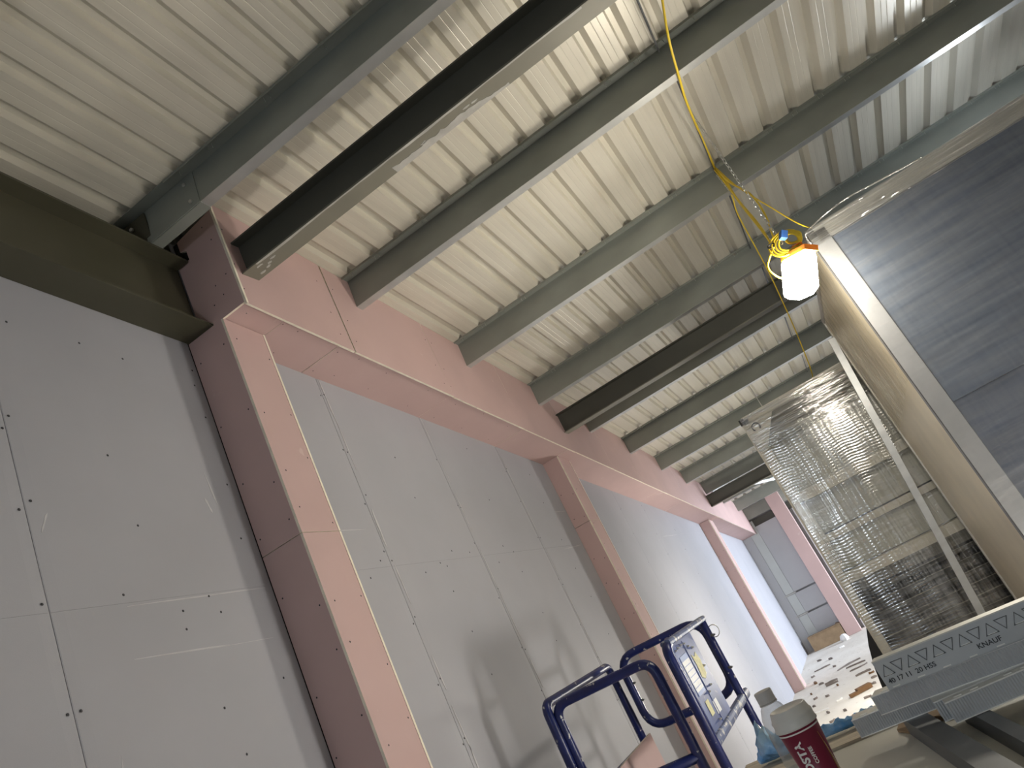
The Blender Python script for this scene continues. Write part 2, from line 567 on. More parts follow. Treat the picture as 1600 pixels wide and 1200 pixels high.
for x, y in ((3.99, 2.4), (5.19, 2.4), (6.45, 2.4)):
    z = 1.6
    while z < roofz(x, 4.7):
        smear(x + random.uniform(-.01, .01), z, x + random.uniform(-.01, .01), z + random.uniform(.15, .4), y, random.uniform(.004, .012))
        z += random.uniform(.3, .55)
o = sm.build('filler_smears', M['filler'], wl)
tag(o, kind='stuff')

b = MB()
b.hexa([(-5.3, 2.56, 0), (18.3, 2.56, 0), (18.3, 2.60, 0), (-5.3, 2.60, 0), (-5.3, 2.56, 6.3), (18.3, 2.56, 3.5), (18.3, 2.60, 3.5), (-5.3, 2.60, 6.3)])
b.build('light_stop_backing', M['void'], wl)  # dark backing added to stop outside light in the board gaps
# far end wall: strips of board with two open slots
wb = thing('wall_back', (18.2, 1.8, 0), 'pale end wall with two horizontal slots', kind='structure')
for (y0, y1, z0, z1, m) in ((2.20, 2.40, 0, 2.95, 'wall_far'), (2.00, 2.195, 1.225, 2.95, 'strip'), (2.00, 2.195, 0.755, 1.185, 'strip'), (2.00, 2.195, 0, 0.715, 'strip'),
                            (1.40, 1.995, 1.225, 2.80, 'wall_far'), (1.40, 1.995, 0.755, 1.185, 'wall_far'), (1.40, 1.995, 0, 0.715, 'wall_far'),
                            (0.2, 1.10, 0, 2.8, 'wall_far'), (-1.0, 0.195, 0, 2.8, 'wall_far'), (-2.2, -1.005, 0, 2.8, 'wall_far'),
                            (-3.4, -2.205, 0, 2.8, 'wall_far'), (-4.6, -3.405, 0, 2.8, 'wall_far'), (-5.8, -4.605, 0, 2.8, 'wall_far'), (-7.0, -5.805, 0, 2.8, 'wall_far')):
    b = MB()
    b.box(18.2, 18.2125, y0, y1, z0, z1)
    b.build('plasterboard_sheet', M[m], wb)
b = MB()
b.box(18.30, 18.34, -7, 2.6, 0, 3.5)
b.build('backing_board', M['wall_other'], wb)
for z in (1.205, 0.735):
    b = MB()
    b.box(18.19, 18.215, 1.96, 2.24, z - 0.012, z + 0.012)
    b.build('slot_trim', M['alu'], wb)

for nm, bx in (('wall_front', [(-5.05, -5.0, -7, 2.6, 0, 6.1)]),
               ('wall_right', [(-5, 14.4, -7.05, -7, 0, 6.1), (17.9, 18.3, -7.05, -7, 0, 4.0), (14.4, 17.9, -7.05, -7, 3.4, 4.0)])):
    b = MB()
    for q in bx:
        b.box(*q)
    o = b.build(nm, M['wall_other'])
    tag(o, 'plain boarded wall out of view', kind='structure')

# ceiling: lengths of trapezoidal liner sheet, ribs running down the slope
ce = thing('ceiling', (6, 0, 5.535 + T * 6), 'ribbed pale liner sheets of the sloping roof', kind='structure')
PITCH = 0.21
def sheet(y_hi, nribs=5):
    b = MB()
    f = slope_fn(0, 5.536)
    prof = []
    y = y_hi
    for k in range(nribs):
        prof += [(y, 0), (y - 0.040, 0), (y - 0.043, 0.0010), (y - 0.046, 0), (y - 0.082, 0), (y - 0.085, 0.0010), (y - 0.088, 0), (y - 0.128, 0),
                 (y - 0.144, 0.042), (y - 0.176, 0.042), (y - 0.2099, 0)]
        y -= PITCH
    prof.append((y - 0.012, -0.0012))
    n = len(prof)
    vs = []
    for u in (-5.2, 18.75):
        vs += [f(u, w, t) for t, w in prof]
    b.add(vs, [(i, i + 1, i + 1 + n, i + n) for i in range(n - 1)])
    return b.build('roof_sheet', M['sheet'], ce)
yy = 2.748
for k in range(10):
    sheet(yy)
    yy -= 5 * PITCH
# the outer roof deck above the liner closes the roof off from the sky
b = MB()
f = slope_fn(0, 5.60)
b.hexa([f(-5.3, 0, -7.2), f(18.8, 0, -7.2), f(18.8, 0, 2.8), f(-5.3, 0, 2.8), f(-5.3, .03, -7.2), f(18.8, .03, -7.2), f(18.8, .03, 2.8), f(-5.3, .03, 2.8)])
b.build('outer_deck', M['void'], ce)

# ------------------------------------------------------------------ purlins
YB = 2.065                      # room face of the boxed rafter
def zed():
    """Z purlin in local frame: web top at origin"""
    p, q = MB(), MB()
    t = 0.003
    L0, L1 = YB + 0.012, -7.0
    f = lambda u, w, y: (u * CP - w * SP, y, u * SP + w * CP)
    def plate(mb, u0, u1, w0, w1):
        mb.extrude([(u0, w0), (u1, w0), (u1, w1), (u0, w1)], f, L0, L1)
    plate(p, -t, 0, -0.228, 0)
    plate(p, -0.075, 0, -t, 0)
    plate(p, -0.075, -0.075 + t, -0.018, -t)
    plate(q, -t, 0.062, -0.231, -0.228)
    plate(q, 0.062 - t, 0.062, -0.228, -0.212)
    return p, q
def make_purlin():
    root = thing('purlin', (0, 0, 0), '', 'purlin', 'galvanised purlins')
    p, q = zed()
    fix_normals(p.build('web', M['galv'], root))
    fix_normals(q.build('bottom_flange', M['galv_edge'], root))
    tips = MB()
    y = 1.97
    f = slope_fn(0, 0)
    while y > -3.2:
        for dy in ((0,) if random.random() < .55 else (0, -0.035)):
            a = Vector(f(-0.055, -0.004, y + dy))
            tips.tube([a, a + Vector((0.002, 0, -0.028))], 0.0022, 5)
        y -= PITCH * random.choice((1, 1, 2))
    o = tips.build('screw_tips', M['bolt'], root)
    tag(o, kind='stuff')
    return root
PX = [-0.1, 1.36, 2.82, 4.26, 5.76, 7.21, 8.63, 10.10, 11.58, 13.03, 14.45, 15.90, 17.35]
LBL = {-0.1: 'galvanised purlin out of view behind the camera', 1.36: 'galvanised purlin just out of view above the camera',
       2.82: 'galvanised purlin at top left with the bolted sleeve on the green rafter',
       4.26: 'galvanised purlin between the scuffed dark beam and the lamp cable knot',
       5.76: 'galvanised purlin that the yellow cables are tied under above the lamp',
       7.21: 'galvanised purlin passing right behind the coil above the lamp',
       8.63: 'galvanised purlin half hidden behind the middle dark beam',
       10.10: 'first galvanised purlin clear beyond the middle dark beam',
       11.58: 'second galvanised purlin beyond the middle dark beam',
       13.03: 'third galvanised purlin beyond the middle dark beam',
       14.45: 'galvanised purlin just above the farthest dark beam',
       15.90: 'galvanised purlin just beyond the farthest dark beam',
       17.35: 'last galvanised purlin by the far end wall'}
proto = make_purlin()
for i, x in enumerate(PX):
    r = proto if i == 0 else dup(proto, (0, 0, 0))
    r.location = (x, 0, roofz(x, 5.535))
    r['label'] = LBL[x]
# the purlin at 2.82 runs on over the green rafter with a bolted sleeve
p3 = [o for o in bpy.data.objects if o.name.startswith('purlin') and o.get('label') == LBL[2.82]][0]
b = MB()
f = slope_fn(2.82, 5.535)
def pl(mb, u0, u1, w0, w1, y0, y1):
    mb.extrude([(u0, w0), (u1, w0), (u1, w1), (u0, w1)], f, y0, y1)
pl(b, -.008, -.003, -.232, -.004, 2.33, 1.93)
pl(b, -.003, .066, -.236, -.231, 2.33, 1.93)
pl(b, -.003, 0, -.228, 0, 2.62, 2.07)
pl(b, -.075, 0, -.003, 0, 2.62, 2.07)
fix_normals(b.build('sleeve', M['galv'], p3))
for y, w in ((2.00, -.055), (1.985, -.19)):
    b = MB()
    b.lathe([(.012, 0), (.012, .008), (.009, .011)], f(-.008, w, y), n=6, ax=(-1, 0, 0))
    fix_normals(b.build('sleeve_bolt', M['bolt'], p3))

# ------------------------------------------------------------------ steel sections
def ibeam_prof(wd, dp, tf, tw):
    a, h = wd / 2, dp
    return [(-a, 0), (a, 0), (a, tf), (tw / 2, tf), (tw / 2, h - tf), (a, h - tf), (a, h), (-a, h), (-a, h - tf), (-tw / 2, h - tf), (-tw / 2, tf), (-a, tf)]

def dark_beam(xc, zb, label, y1=-7.0):
    root = thing('steel_tie_beam', (xc, 0, zb), label, 'steel beam', 'dark tie beams under the purlins')
    wd, dp, tf, tw = 0.130, 0.222, 0.010, 0.012
    up = MB()
    y0 = YB + 0.012
    f = lambda u, w, t: (xc + u, t, zb + w)
    up.extrude([(-tw / 2, tf), (tw / 2, tf), (tw / 2, dp - tf), (wd / 2, dp - tf), (wd / 2, dp), (-wd / 2, dp), (-wd / 2, dp - tf), (-tw / 2, dp - tf)], f, y0, y1)
    fix_normals(up.build('web', M['beam_dark'], root))
    lo = MB()
    lo.extrude([(-wd / 2, 0), (wd / 2, 0), (wd / 2, tf), (-wd / 2, tf)], f, y0, y1)
    fix_normals(lo.build('bottom_flange', M['beam_flange'], root))
    return root
tb = dark_beam(3.152, 4.676, 'nearest dark steel beam, with scraped patches under its flange')
dark_beam(7.625, 4.143, 'middle dark steel beam passing left of the lamp into the pink boxing')
dark_beam(14.245, 3.305, 'farthest dark steel beam above the end of the pink boxing')
# scraped bare patches on the underside of the nearest beam
def patch(pts, z, name, parent, m, th=0.0012, ax='z'):
    b = MB()
    n = len(pts)
    b.add([(x, y, z - th) for x, y in pts] + [(x, y, z) for x, y in pts],
          [tuple(range(n - 1, -1, -1))] + [(i, (i + 1) % n, (i + 1) % n + n, i + n) for i in range(n)])
    return fix_normals(b.build(name, m, parent))
random.seed(11)
edge = []
ya, yb_ = 1.02, 0.28
n = 34
for i in range(n + 1):
    t = i / n
    y = ya + (yb_ - ya) * t
    w = 3.176 + 0.010 * math.sin(t * 9) + random.uniform(-.012, .006) - (0.012 if t < .35 else 0) + max(0, t - .8) * .1
    edge.append((min(3.212, w), y))
patch([(3.2165, ya)] + edge + [(3.2165, yb_)], 4.676, 'scraped_patch', tb, M['scuff'])
edge = []
for i in range(n + 1):
    t = i / n
    y = 1.95 + (-0.2 - 1.95) * t
    edge.append((3.092 + 0.005 + 0.004 * math.sin(t * 14) + random.uniform(0, .006), y))
patch([(3.0875, 1.95)] + edge + [(3.0875, -.2)], 4.676, 'scraped_patch', tb, M['scuff'])
for (x, y) in ((3.145, .52), (3.16, .80), (3.15, .47), (3.13, 1.86), (3.15, 1.90), (3.17, 1.93), (3.12, 1.95), (3.18, 1.98)):
    q = []
    for k in range(7):
        a = k / 7 * 6.28
        q.append((x + .012 * math.cos(a) * random.uniform(.4, 1), y + .028 * math.sin(a) * random.uniform(.4, 1)))
    patch(q, 4.676, 'scraped_patch', tb, M['scuff'])

# green rafter left of the pink boxing
rf = thing('steel_rafter', (1.0, 2.4, roofz(1.0, 4.845)), 'olive green steel rafter along the top of the left wall', 'steel beam')
yc, wd, dp, tf, tw = 2.403, 0.190, 0.452, 0.014, 0.010
f = lambda u, w, t: (t, yc + u, roofz(t, 4.845) + w)
b = MB()
b.extrude([(-tw / 2, tf), (tw / 2, tf), (tw / 2, dp - tf), (-tw / 2, dp - tf)], f, -5, 3.02)
fix_normals(b.build('web', M['olive'], rf))
b = MB()
b.extrude([(-wd / 2, dp - tf), (wd / 2, dp - tf), (wd / 2, dp), (-wd / 2, dp)], f, -5, 3.02)
fix_normals(b.build('top_flange', M['olive'], rf))
b = MB()
b.extrude([(-wd / 2, 0), (wd / 2, 0), (wd / 2, tf), (-wd / 2, tf)], f, -5, 3.04)
fix_normals(b.build('bottom_flange', M['olive'], rf))
b = MB()
b.box(2.79, 2.80, 2.30, 2.50, roofz(2.8, 5.30), roofz(2.8, 5.51))
fix_normals(b.build('purlin_cleat', M['olive'], rf))
for (y, z) in ((2.47, 5.12), (2.405, 5.125)):
    b = MB()
    b.lathe([(.014, 0), (.014, .009), (.010, .012)], (2.788, y, z), n=6, ax=(-1, 0, 0))
    fix_normals(b.build('cleat_bolt', M['bolt'], rf))
pts = []
for k in range(12):
    a = k / 12 * 6.283
    pts.append((2.475 + .075 * math.cos(a) * random.uniform(.6, 1.1), 4.602 - .09 * math.cos(a) * .35 + .045 * math.sin(a) * random.uniform(.6, 1.1)))
b = MB()
b.add([(x, yc - tw / 2 - .001, z) for x, z in pts] + [(x, yc - tw / 2, z) for x, z in pts], [tuple(range(12))] + [(i, i + 12, (i + 1) % 12 + 12, (i + 1) % 12) for i in range(12)])
fix_normals(b.build('chalky_patch', M['chalk'], rf))

# shaded gap beside the sleeve, painted as a dark block between roof and boxing
b = MB()
b.box(3.06, 3.3, 2.10, 2.49, roofz(3.2, 5.36), roofz(3.2, 5.50))
o = b.build('gap_shade_block', M['void'])
tag(o, 'dark block standing in for the shaded gap between roof and pink boxing', 'gap shade')

# far end: channels above the end wall, and a brace
def channel(x, z0, z1, y0, y1, name, label, m):
    b = MB()
    b.extrude([(0, 0), (.07, 0), (.07, .006), (.006, .006), (.006, z1 - z0 - .006), (.07, z1 - z0 - .006), (.07, z1 - z0), (0, z1 - z0)],
              lambda u, w, t: (x + u, t, z0 + w), y0, y1)
    return tag(fix_normals(b.build(name, m)), label, 'steel beam')
channel(18.10, 2.99, 3.25, 2.05, -7, 'steel_channel', 'grey steel channel across the top of the far end wall', M['galv'])
b = MB()
b.extrude(ibeam_prof(.12, .16, .01, .01), lambda u, w, t: (18.26 + u * .4, t, 2.80 + w), 2.3, -7)
tag(fix_normals(b.build('steel_lintel', M['beam_dark'])), 'dark steel lintel on the far end wall', 'steel beam')
b = MB()
q0, q1 = Vector((14.46, 1.95, roofz(14.46, 5.297))), Vector((17.38, .05, roofz(17.38, 5.297)))
b.obox((q0 + q1) / 2, (q1 - q0) / 2, (.012, .022, 0), (0, 0, .003))
b.obox((q0 + q1) / 2 + Vector((-.012, -.022, -.025)), (q1 - q0) / 2, (.0015, .003, 0), (0, 0, .025))
tag(fix_normals(b.build('steel_brace', M['galv_edge'])), 'pale steel angle brace near the far end wall', 'brace')

# ------------------------------------------------------------------ pink boxing
PB = [M['pink_board'], M['core']]
def pboard(parent, c8, facing, name='pink_board'):
    """board from 8 points; faces whose normal follows 'facing' keep pink paper, the narrow edges show the plaster core"""
    b = MB()
    b.hexa(c8)
    o = fix_normals(b.build(name, PB, parent))
    fv = Vector(facing)
    for p in o.data.polygons:
        p.material_index = 0 if abs(p.normal.dot(fv)) > 0.7 else 1
    return o
TH = 0.015
rb = thing('rafter_boxing', (10, 2.2, roofz(10, 4.845)), 'pink plasterboard boxing around the rafter, running the length of the wall', 'boxing')
G = 0.003
# front boards, with one wider open joint
js = [3.03, 3.955, 5.16, 6.40, 7.60, 8.80, 9.92, 11.1, 12.3, 13.5, 14.7, 15.9, 17.1, 18.2]
for i, (a, c) in enumerate(zip(js[:-1], js[1:])):
    a += G
    c -= G if i else 0.012
    lo, hi = 4.828, 5.53
    j = random.uniform(-.004, .004)
    lo += j
    pboard(rb, [(a, YB - TH + abs(j), roofz(a, lo)), (c, YB - TH, roofz(c, lo)), (c, YB, roofz(c, lo)), (a, YB, roofz(a, lo)),
                (a, YB - TH, roofz(a, hi)), (c, YB - TH, roofz(c, hi)), (c, YB, roofz(c, hi)), (a, YB, roofz(a, hi))], (0, 1, 0))
# soffit boards
js = [3.045, 3.345, 3.825, 5.15, 6.42, 7.48, 8.38, 9.50, 10.75, 12.0, 13.2, 14.45, 15.7, 16.9, 18.2]
for a, c in zip(js[:-1], js[1:]):
    a += G / 2
    c -= G / 2
    lo, hi = 4.845 + random.uniform(0, .004), 4.858
    pboard(rb, [(a, YB + .001, roofz(a, lo)), (c, YB + .001, roofz(c, lo)), (c, 2.42, roofz(c, lo)), (a, 2.42, roofz(a, lo)),
                (a, YB + .001, roofz(a, hi)), (c, YB + .001, roofz(c, hi)), (c, 2.42, roofz(c, hi)), (a, 2.42, roofz(a, hi))], (SP, 0, CP))
# end board beside the green rafter, notched round its flange
b = MB()
x0, x1 = 3.03, 3.045
prof = [(YB, 4.478), (2.30, 4.478), (2.30, 4.499), (2.392, 4.499), (2.392, 4.935), (2.303, 4.94), (2.303, 5.0), (2.345, 5.02), (2.345, 5.09), (YB, 5.125)]
b.extrude(prof, lambda u, w, t: (t, u, w), x0, x1)
o = fix_normals(b.build('pink_board', PB, rb))
for p in o.data.polygons:
    p.material_index = 0 if abs(p.normal.x) > .7 else 1
b = MB()
pnt = [(3.03, YB - TH), (3.045, YB - TH), (3.045, YB), (3.03, YB)]
b.add([(x, y, roofz(3.03, 4.83)) for x, y in pnt] + [(x, y, roofz(3.03, 5.53)) for x, y in pnt],
      [(0, 1, 5, 4), (1, 2, 6, 5), (2, 3, 7, 6), (3, 0, 4, 7), (0, 3, 2, 1), (4, 5, 6, 7)])
fix_normals(b.build('cut_edge', M['core'], rb))
screws = MB()
sc = screws
for x in (3.06, 3.85, 4.0, 5.1, 5.2):
    for c in (4.93, 5.1, 5.35):
        screw(x + random.uniform(-.02, .02), YB - TH, roofz(x, c), .0045)
for x in (3.12, 3.36, 3.5, 3.86, 4.05, 4.4, 4.9, 5.3, 5.7, 6.2):
    for y in (2.12, 2.33):
        screw(x + random.uniform(-.03, .03), y + random.uniform(-.02, .02), roofz(x, 4.845), .0045, (0, 0, -1))
for y, z in ((2.12, 4.95), (2.17, 4.6), (2.25, 4.58), (2.20, 4.68), (2.11, 4.7), (2.15, 5.06)):
    screw(3.03, y, z, .0045, (-1, 0, 0))
tag(sc.build('screw_heads', M['dark'], rb), kind='stuff')

def pink_column(x0, x1, yf, yw, label, joint, screws_on=True):
    ztop0, ztop1 = roofz(x0, 4.843), roofz(x1, 4.843)
    root = thing('column_boxing', ((x0 + x1) / 2, (yf + yw) / 2, 0), label, 'column')
    zs = [0.004, joint, None]
    for za, zb in ((0.004, joint - .002), (joint + .002, None)):
        t0 = ztop0 if zb is None else zb
        t1 = ztop1 if zb is None else zb
        d = .05 if zb else .05
        # left return, front, right return
        pboard(root, [(x0, yf + TH, za), (x0 + TH, yf + TH, za), (x0 + TH, yw, za), (x0, yw, za), (x0, yf + TH, t0), (x0 + TH, yf + TH, t0), (x0 + TH, yw, t0), (x0, yw, t0)], (1, 0, 0))
        pboard(root, [(x0 - .001, yf, za), (x1 - TH - .001, yf, za), (x1 - TH - .001, yf + TH, za), (x0 - .001, yf + TH, za),
                      (x0 - .001, yf, t0), (x1 - TH - .001, yf, t1), (x1 - TH - .001, yf + TH, t1), (x0 - .001, yf + TH, t0)], (0, 1, 0))
        pboard(root, [(x1 - TH, yf - .002, za), (x1, yf - .002, za), (x1, yw, za), (x1 - TH, yw, za), (x1 - TH, yf - .002, t1), (x1, yf - .002, t1), (x1, yw, t1), (x1 - TH, yw, t1)], (1, 0, 0))
        joint += .0
    if screws_on:
        global sc
        sc = MB()
        z = 1.2
        while z < ztop0 - .1:
            screw(x0, yf + .045 + random.uniform(-.01, .01), z + random.uniform(-.1, .1), .0048, (-1, 0, 0))
            screw(x0, yw - .03 + random.uniform(-.01, .01), z + random.uniform(-.1, .1), .0048, (-1, 0, 0))
            screw(x0 + .05, yf, z + random.uniform(-.1, .1), .0048)
            screw(x1 - .04, yf, z + random.uniform(-.1, .1), .0048)
            z += .34
        tag(sc.build('screw_heads', M['dark'], root), kind='stuff')
    return root
pink_column(3.03, 3.335, 2.228, 2.499, 'nearest pink boxed column, under the end of the green rafter', 3.19)
pink_column(7.471, 7.785, 2.208, 2.399, 'middle pink boxed column behind the blue lift', 3.2)
pink_column(14.17, 14.47, 2.205, 2.399, 'third pink boxed column, near the far end of the wall', 2.2)
# pink board upright on the far wall
pc = thing('end_column_boxing', (17.95, 1.3, 0), 'mauve pink upright boxing at the far end wall beside the cardboard box', 'column')
pboard(pc, [(17.90, 1.17, 0.004), (17.915, 1.17, 0.004), (17.915, 1.47, 0.004), (17.90, 1.47, 0.004), (17.90, 1.17, 3.28), (17.915, 1.17, 3.28), (17.915, 1.47, 3.28), (17.90, 1.47, 3.28)], (1, 0, 0))
pboard(pc, [(17.916, 1.455, 0.004), (18.19, 1.455, 0.004), (18.19, 1.47, 0.004), (17.916, 1.47, 0.004), (17.916, 1.455, 3.28), (18.19, 1.455, 3.25), (18.19, 1.47, 3.25), (17.916, 1.47, 3.28)], (0, 1, 0))
pboard(pc, [(17.916, 1.17, 0.004), (18.19, 1.17, 0.004), (18.19, 1.185, 0.004), (17.916, 1.185, 0.004), (17.916, 1.17, 3.28), (18.19, 1.17, 3.25), (18.19, 1.185, 3.25), (17.916, 1.185, 3.28)], (0, 1, 0))

# ------------------------------------------------------------------ sag rods between the purlins
YR = -0.50
for i, (a, c, lb) in enumerate(((2.82, 4.26, 'thin steel rod between the sleeved purlin and the cable purlin'),
                                (4.26, 5.76, 'thin steel rod that the lamp chain hangs from'),
                                (5.76, 7.21, 'thin steel rod above the cable coil'),
                                (7.21, 8.63, 'thin steel rod beyond the lamp, left of its diffuser'),
                                (8.63, 10.10, 'thin steel rod below the lamp, first beyond the middle dark beam'),
                                (10.10, 11.58, 'thin steel rod farthest down the roof, above the open ended unit'))):
    b = MB()
    p0 = Vector((a - .02, YR, roofz(a, 5.325)))
    p1 = Vector((c - .03, YR, roofz(c, 5.50)))
    b.tube([p0, p0.lerp(p1, .5), p1], .007, 6)
    o = b.build('sag_rod', M['bar'])
    tag(o, lb, 'rod', 'sag rods between purlins')

# ------------------------------------------------------------------ hanging lamp, cables, chain
U = Vector((0, -.455, .89)).normalized()
def make_lamp(name, diff, label):
    tl, tr = Vector((4.85, -.463, 3.612)), Vector((4.665, -.597, 3.543))
    br, bl = Vector((4.665, -.471, 3.321)), Vector((4.85, -.353, 3.38))
    cen = (tl + tr + br + bl) / 4
    R = (tr - tl).normalized()
    Nn = U.cross(R)
    if Nn.dot(Vector((0, 0, 2.12)) - cen) < 0:
        Nn = -Nn
    hw = (tr - tl).length / 2
    hh = ((tl - bl).length + (tr - br).length) / 4
    root = thing(name, tuple(cen - U * hh), label, 'work lamp')
    # diffuser: bowed box with chamfered lower end, lit on its front and sides
    b = MB()
    prof = [(-hw * .94, -hh * .78), (-hw * .55, -hh), (hw * .55, -hh), (hw * .94, -hh * .78), (hw * .94, hh * .93), (hw * .8, hh), (-hw * .8, hh), (-hw * .94, hh * .93)]
    ring = lambda k, d: [cen + R * (u * k) + U * (w * k) + Nn * d for u, w in prof]
    vs = ring(.86, -.058) + ring(1, -.038) + ring(1, .032) + ring(.86, .050)
    n = len(prof)
    fs = [(i + k * n, (i + 1) % n + k * n, (i + 1) % n + (k + 1) * n, i + (k + 1) * n) for k in range(3) for i in range(n)]
    fs.append(tuple(range(3 * n, 4 * n)))
    fs.append(tuple(range(n - 1, -1, -1)))
    b.add(vs, fs)
    fix_normals(b.build('diffuser', diff, root))
    b = MB()
    b.obox(cen + U * (hh + .018) - Nn * .012, R * hw * .99, U * .017, Nn * .048)
    b.obox(cen + U * (hh * .90) - Nn * .064, R * hw * .6, U * .05, Nn * .005)
    fix_normals(b.build('housing', M['orange'], root))
    b = MB()
    b.tube(rounded([cen + R * -.05 + U * (hh + .02), cen + R * -.05 + U * (hh + .075), cen + R * .05 + U * (hh + .075), cen + R * .05 + U * (hh + .02)], .02), .005, 6)
    b.build('handle', M['orange'], root, smooth=True)
    return root
lamp = make_lamp('work_lamp', M['diff_main'], 'bright rectangular work lamp with orange back hanging by the tall wrapped unit')
l2 = dup(lamp, (-3.4, 1.0, 2.5), 'second work lamp, out of view behind the camera')
l3 = dup(lamp, (10.6, .40, 1.1), 'third work lamp, hidden low behind the open ended wrapped unit')
l4 = dup(lamp, (6.35, -2.55, 3.87), 'fourth work lamp, standing out of view on top of the tall wrapped unit')
l5 = dup(lamp, (3.9, -1.8, .45), 'added fill lamp, large and out of view low between the two right hand units')
l5.scale = (2.0, 2.0, 2.0)  # added fill lamp, an unseen source that lifts the lower walls
for r, mt, lb in ((l2, 'diff_back', 'chain of the work lamp behind the camera'), (l3, 'diff_far', 'chain of the work lamp hidden behind the open ended unit'),
                  (l4, 'diff_side', ''), (l5, 'fill_low', 'chain of the added low fill lamp between the units')):
    for ch in r.children:
        if ch.name.startswith('diffuser'):
            ch.data = ch.data.copy()
            ch.data.materials[0] = M[mt]
    if not lb:
        continue
    b = MB()
    p = Vector(r.location)
    b.tube([p + Vector((0, -.13, .34)) * r.scale.x, (p.x, p.y - .13 * r.scale.x, roofz(p.x, 5.54))], .006, 6)
    tag(b.build('lamp_chain', M['chain']), lb, 'chain')

def cable(pts, r, name, label, n=8, w=.0):
    P = spline(pts, n)
    if w:
        P = [p + Vector((random.uniform(-w, w), random.uniform(-w, w), 0)) for p in P]
    b = MB()
    b.tube(P, r, 6)
    o = b.build(name, M['yellow'], smooth=True)
    return tag(o, label, 'cable')
cable([(3.75, -0.626, 4.961), (3.95, -0.548, 4.831), (4.25, -0.51, 4.772), (4.6, -0.498, 4.79), (5.1, -0.505, 4.81), (5.65, -0.508, 4.80)], .008, 'supply_cable',
      'yellow supply cable running down from the top edge along the rods')
cable([(5.64, -0.512, 4.80), (5.5, -0.51, 4.62), (5.25, -0.478, 4.328), (4.95, -0.469, 3.964), (4.80, -0.449, 3.756)], .007, 'lamp_cable',
      'yellow cable of the hanging bundle, straight down to the coil tie')
cable([(5.65, -0.50, 4.795), (5.42, -0.49, 4.50), (5.15, -0.468, 4.22), (4.90, -0.458, 3.90), (4.81, -0.452, 3.72)], .007, 'lamp_cable',
      'yellow cable of the hanging bundle beside the chain')
cable([(5.66, -0.515, 4.80), (5.4, -0.513, 4.524), (5.15, -0.555, 4.256), (4.95, -0.535, 3.995), (4.82, -0.474, 3.75)], .007, 'lamp_cable',
      'yellow cable of the hanging bundle bowing right of the chain')
cable([(5.67, -0.52, 4.80), (5.5, -0.546, 4.518), (5.3, -0.622, 4.17), (5.16, -0.735, 3.825), (5.4, -.95, 3.80)], .005, 'branch_cable',
      'thin yellow cable stretched to the corner of the tall wrapped unit')
cable([(5.66, -0.508, 4.80), (5.665, -.512, 4.63), (5.80, -.505, 4.575), (6.1, -0.488, 4.53), (6.9, -0.498, 4.28), (7.5, -0.472, 4.0), (7.9, -0.445, 3.80), (8.12, -0.38, 3.49), (8.5, -.34, 3.46)], .006, 'branch_cable',
      'thin yellow cable passing left of the lamp to the open ended unit')
random.seed(5)
b = MB()
for k in range(6):
    r = .055 + .012 * k if k < 4 else .04
    cy, cz = -.515 - .006 * k, 3.690 + .004 * k
    tilt = random.uniform(-.35, .35)
    P = []
    for j in range(22):
        t = 2 * math.pi * j / 22
        P.append((4.77 + math.sin(t) * tilt * r + .006 * k, cy - .02 + math.cos(t) * r * 1.1 + r - .055, cz + math.sin(t) * r * .95))
    b.tube(P, .0065, 6, closed=True)
o = b.build('cable_coil', M['yellow'], smooth=True)
tag(o, 'coil of spare yellow cable tied above the lamp', 'cable')
b = MB()
b.tube([(4.79, -.443 + .022 * math.cos(t), 3.735 + .012 * math.sin(t)) for t in [6.283 * j / 10 for j in range(10)]], .006, 5, closed=True)
o = b.build('cable_tie', M['black'])
tag(o, 'black tie round the yellow coil', 'tie')
cable([(4.8, -0.445, 3.72), (4.79, -0.362, 3.641), (4.80, -0.359, 3.577), (4.84, -0.394, 3.525), (4.87, -.43, 3.50)], .006, 'lamp_cable', 'loop of yellow cable hanging left of the lamp diffuser')
b = MB()
b.obox((4.74, -.53, 3.735), (.012, .01, 0), (-.008, .015, .01), (0, -.012, .02))
tag(b.build('plug', M['plug']), 'small blue plug inside the yellow coil', 'plug')
def chain(p0, p1, label):
    b = MB()
    p0, p1 = Vector(p0), Vector(p1)
    d = p1 - p0
    n = int(d.length / .034)
    dn = d.normalized()
    a1 = dn.orthogonal().normalized()
    a2 = dn.cross(a1)
    for i in range(n):
        c = p0 + d * ((i + .5) / n)
        s = a1 if i % 2 else a2
        P = [c + dn * (.021 * math.cos(t)) + s * (.0095 * math.sin(t)) for t in [6.283 * j / 8 for j in range(8)]]
        b.tube(P, .0034, 4, closed=True)
    return tag(b.build('lamp_chain', M['chain']), label, 'chain')
chain((4.86, -.513, 4.89), (4.83, -.505, 3.72), 'thin steel chain hanging from the rod down to the lamp')
chain((5.60, -.49, 4.72), (4.83, -.463, 3.70), 'thin steel chain slanting along the yellow cable bundle')

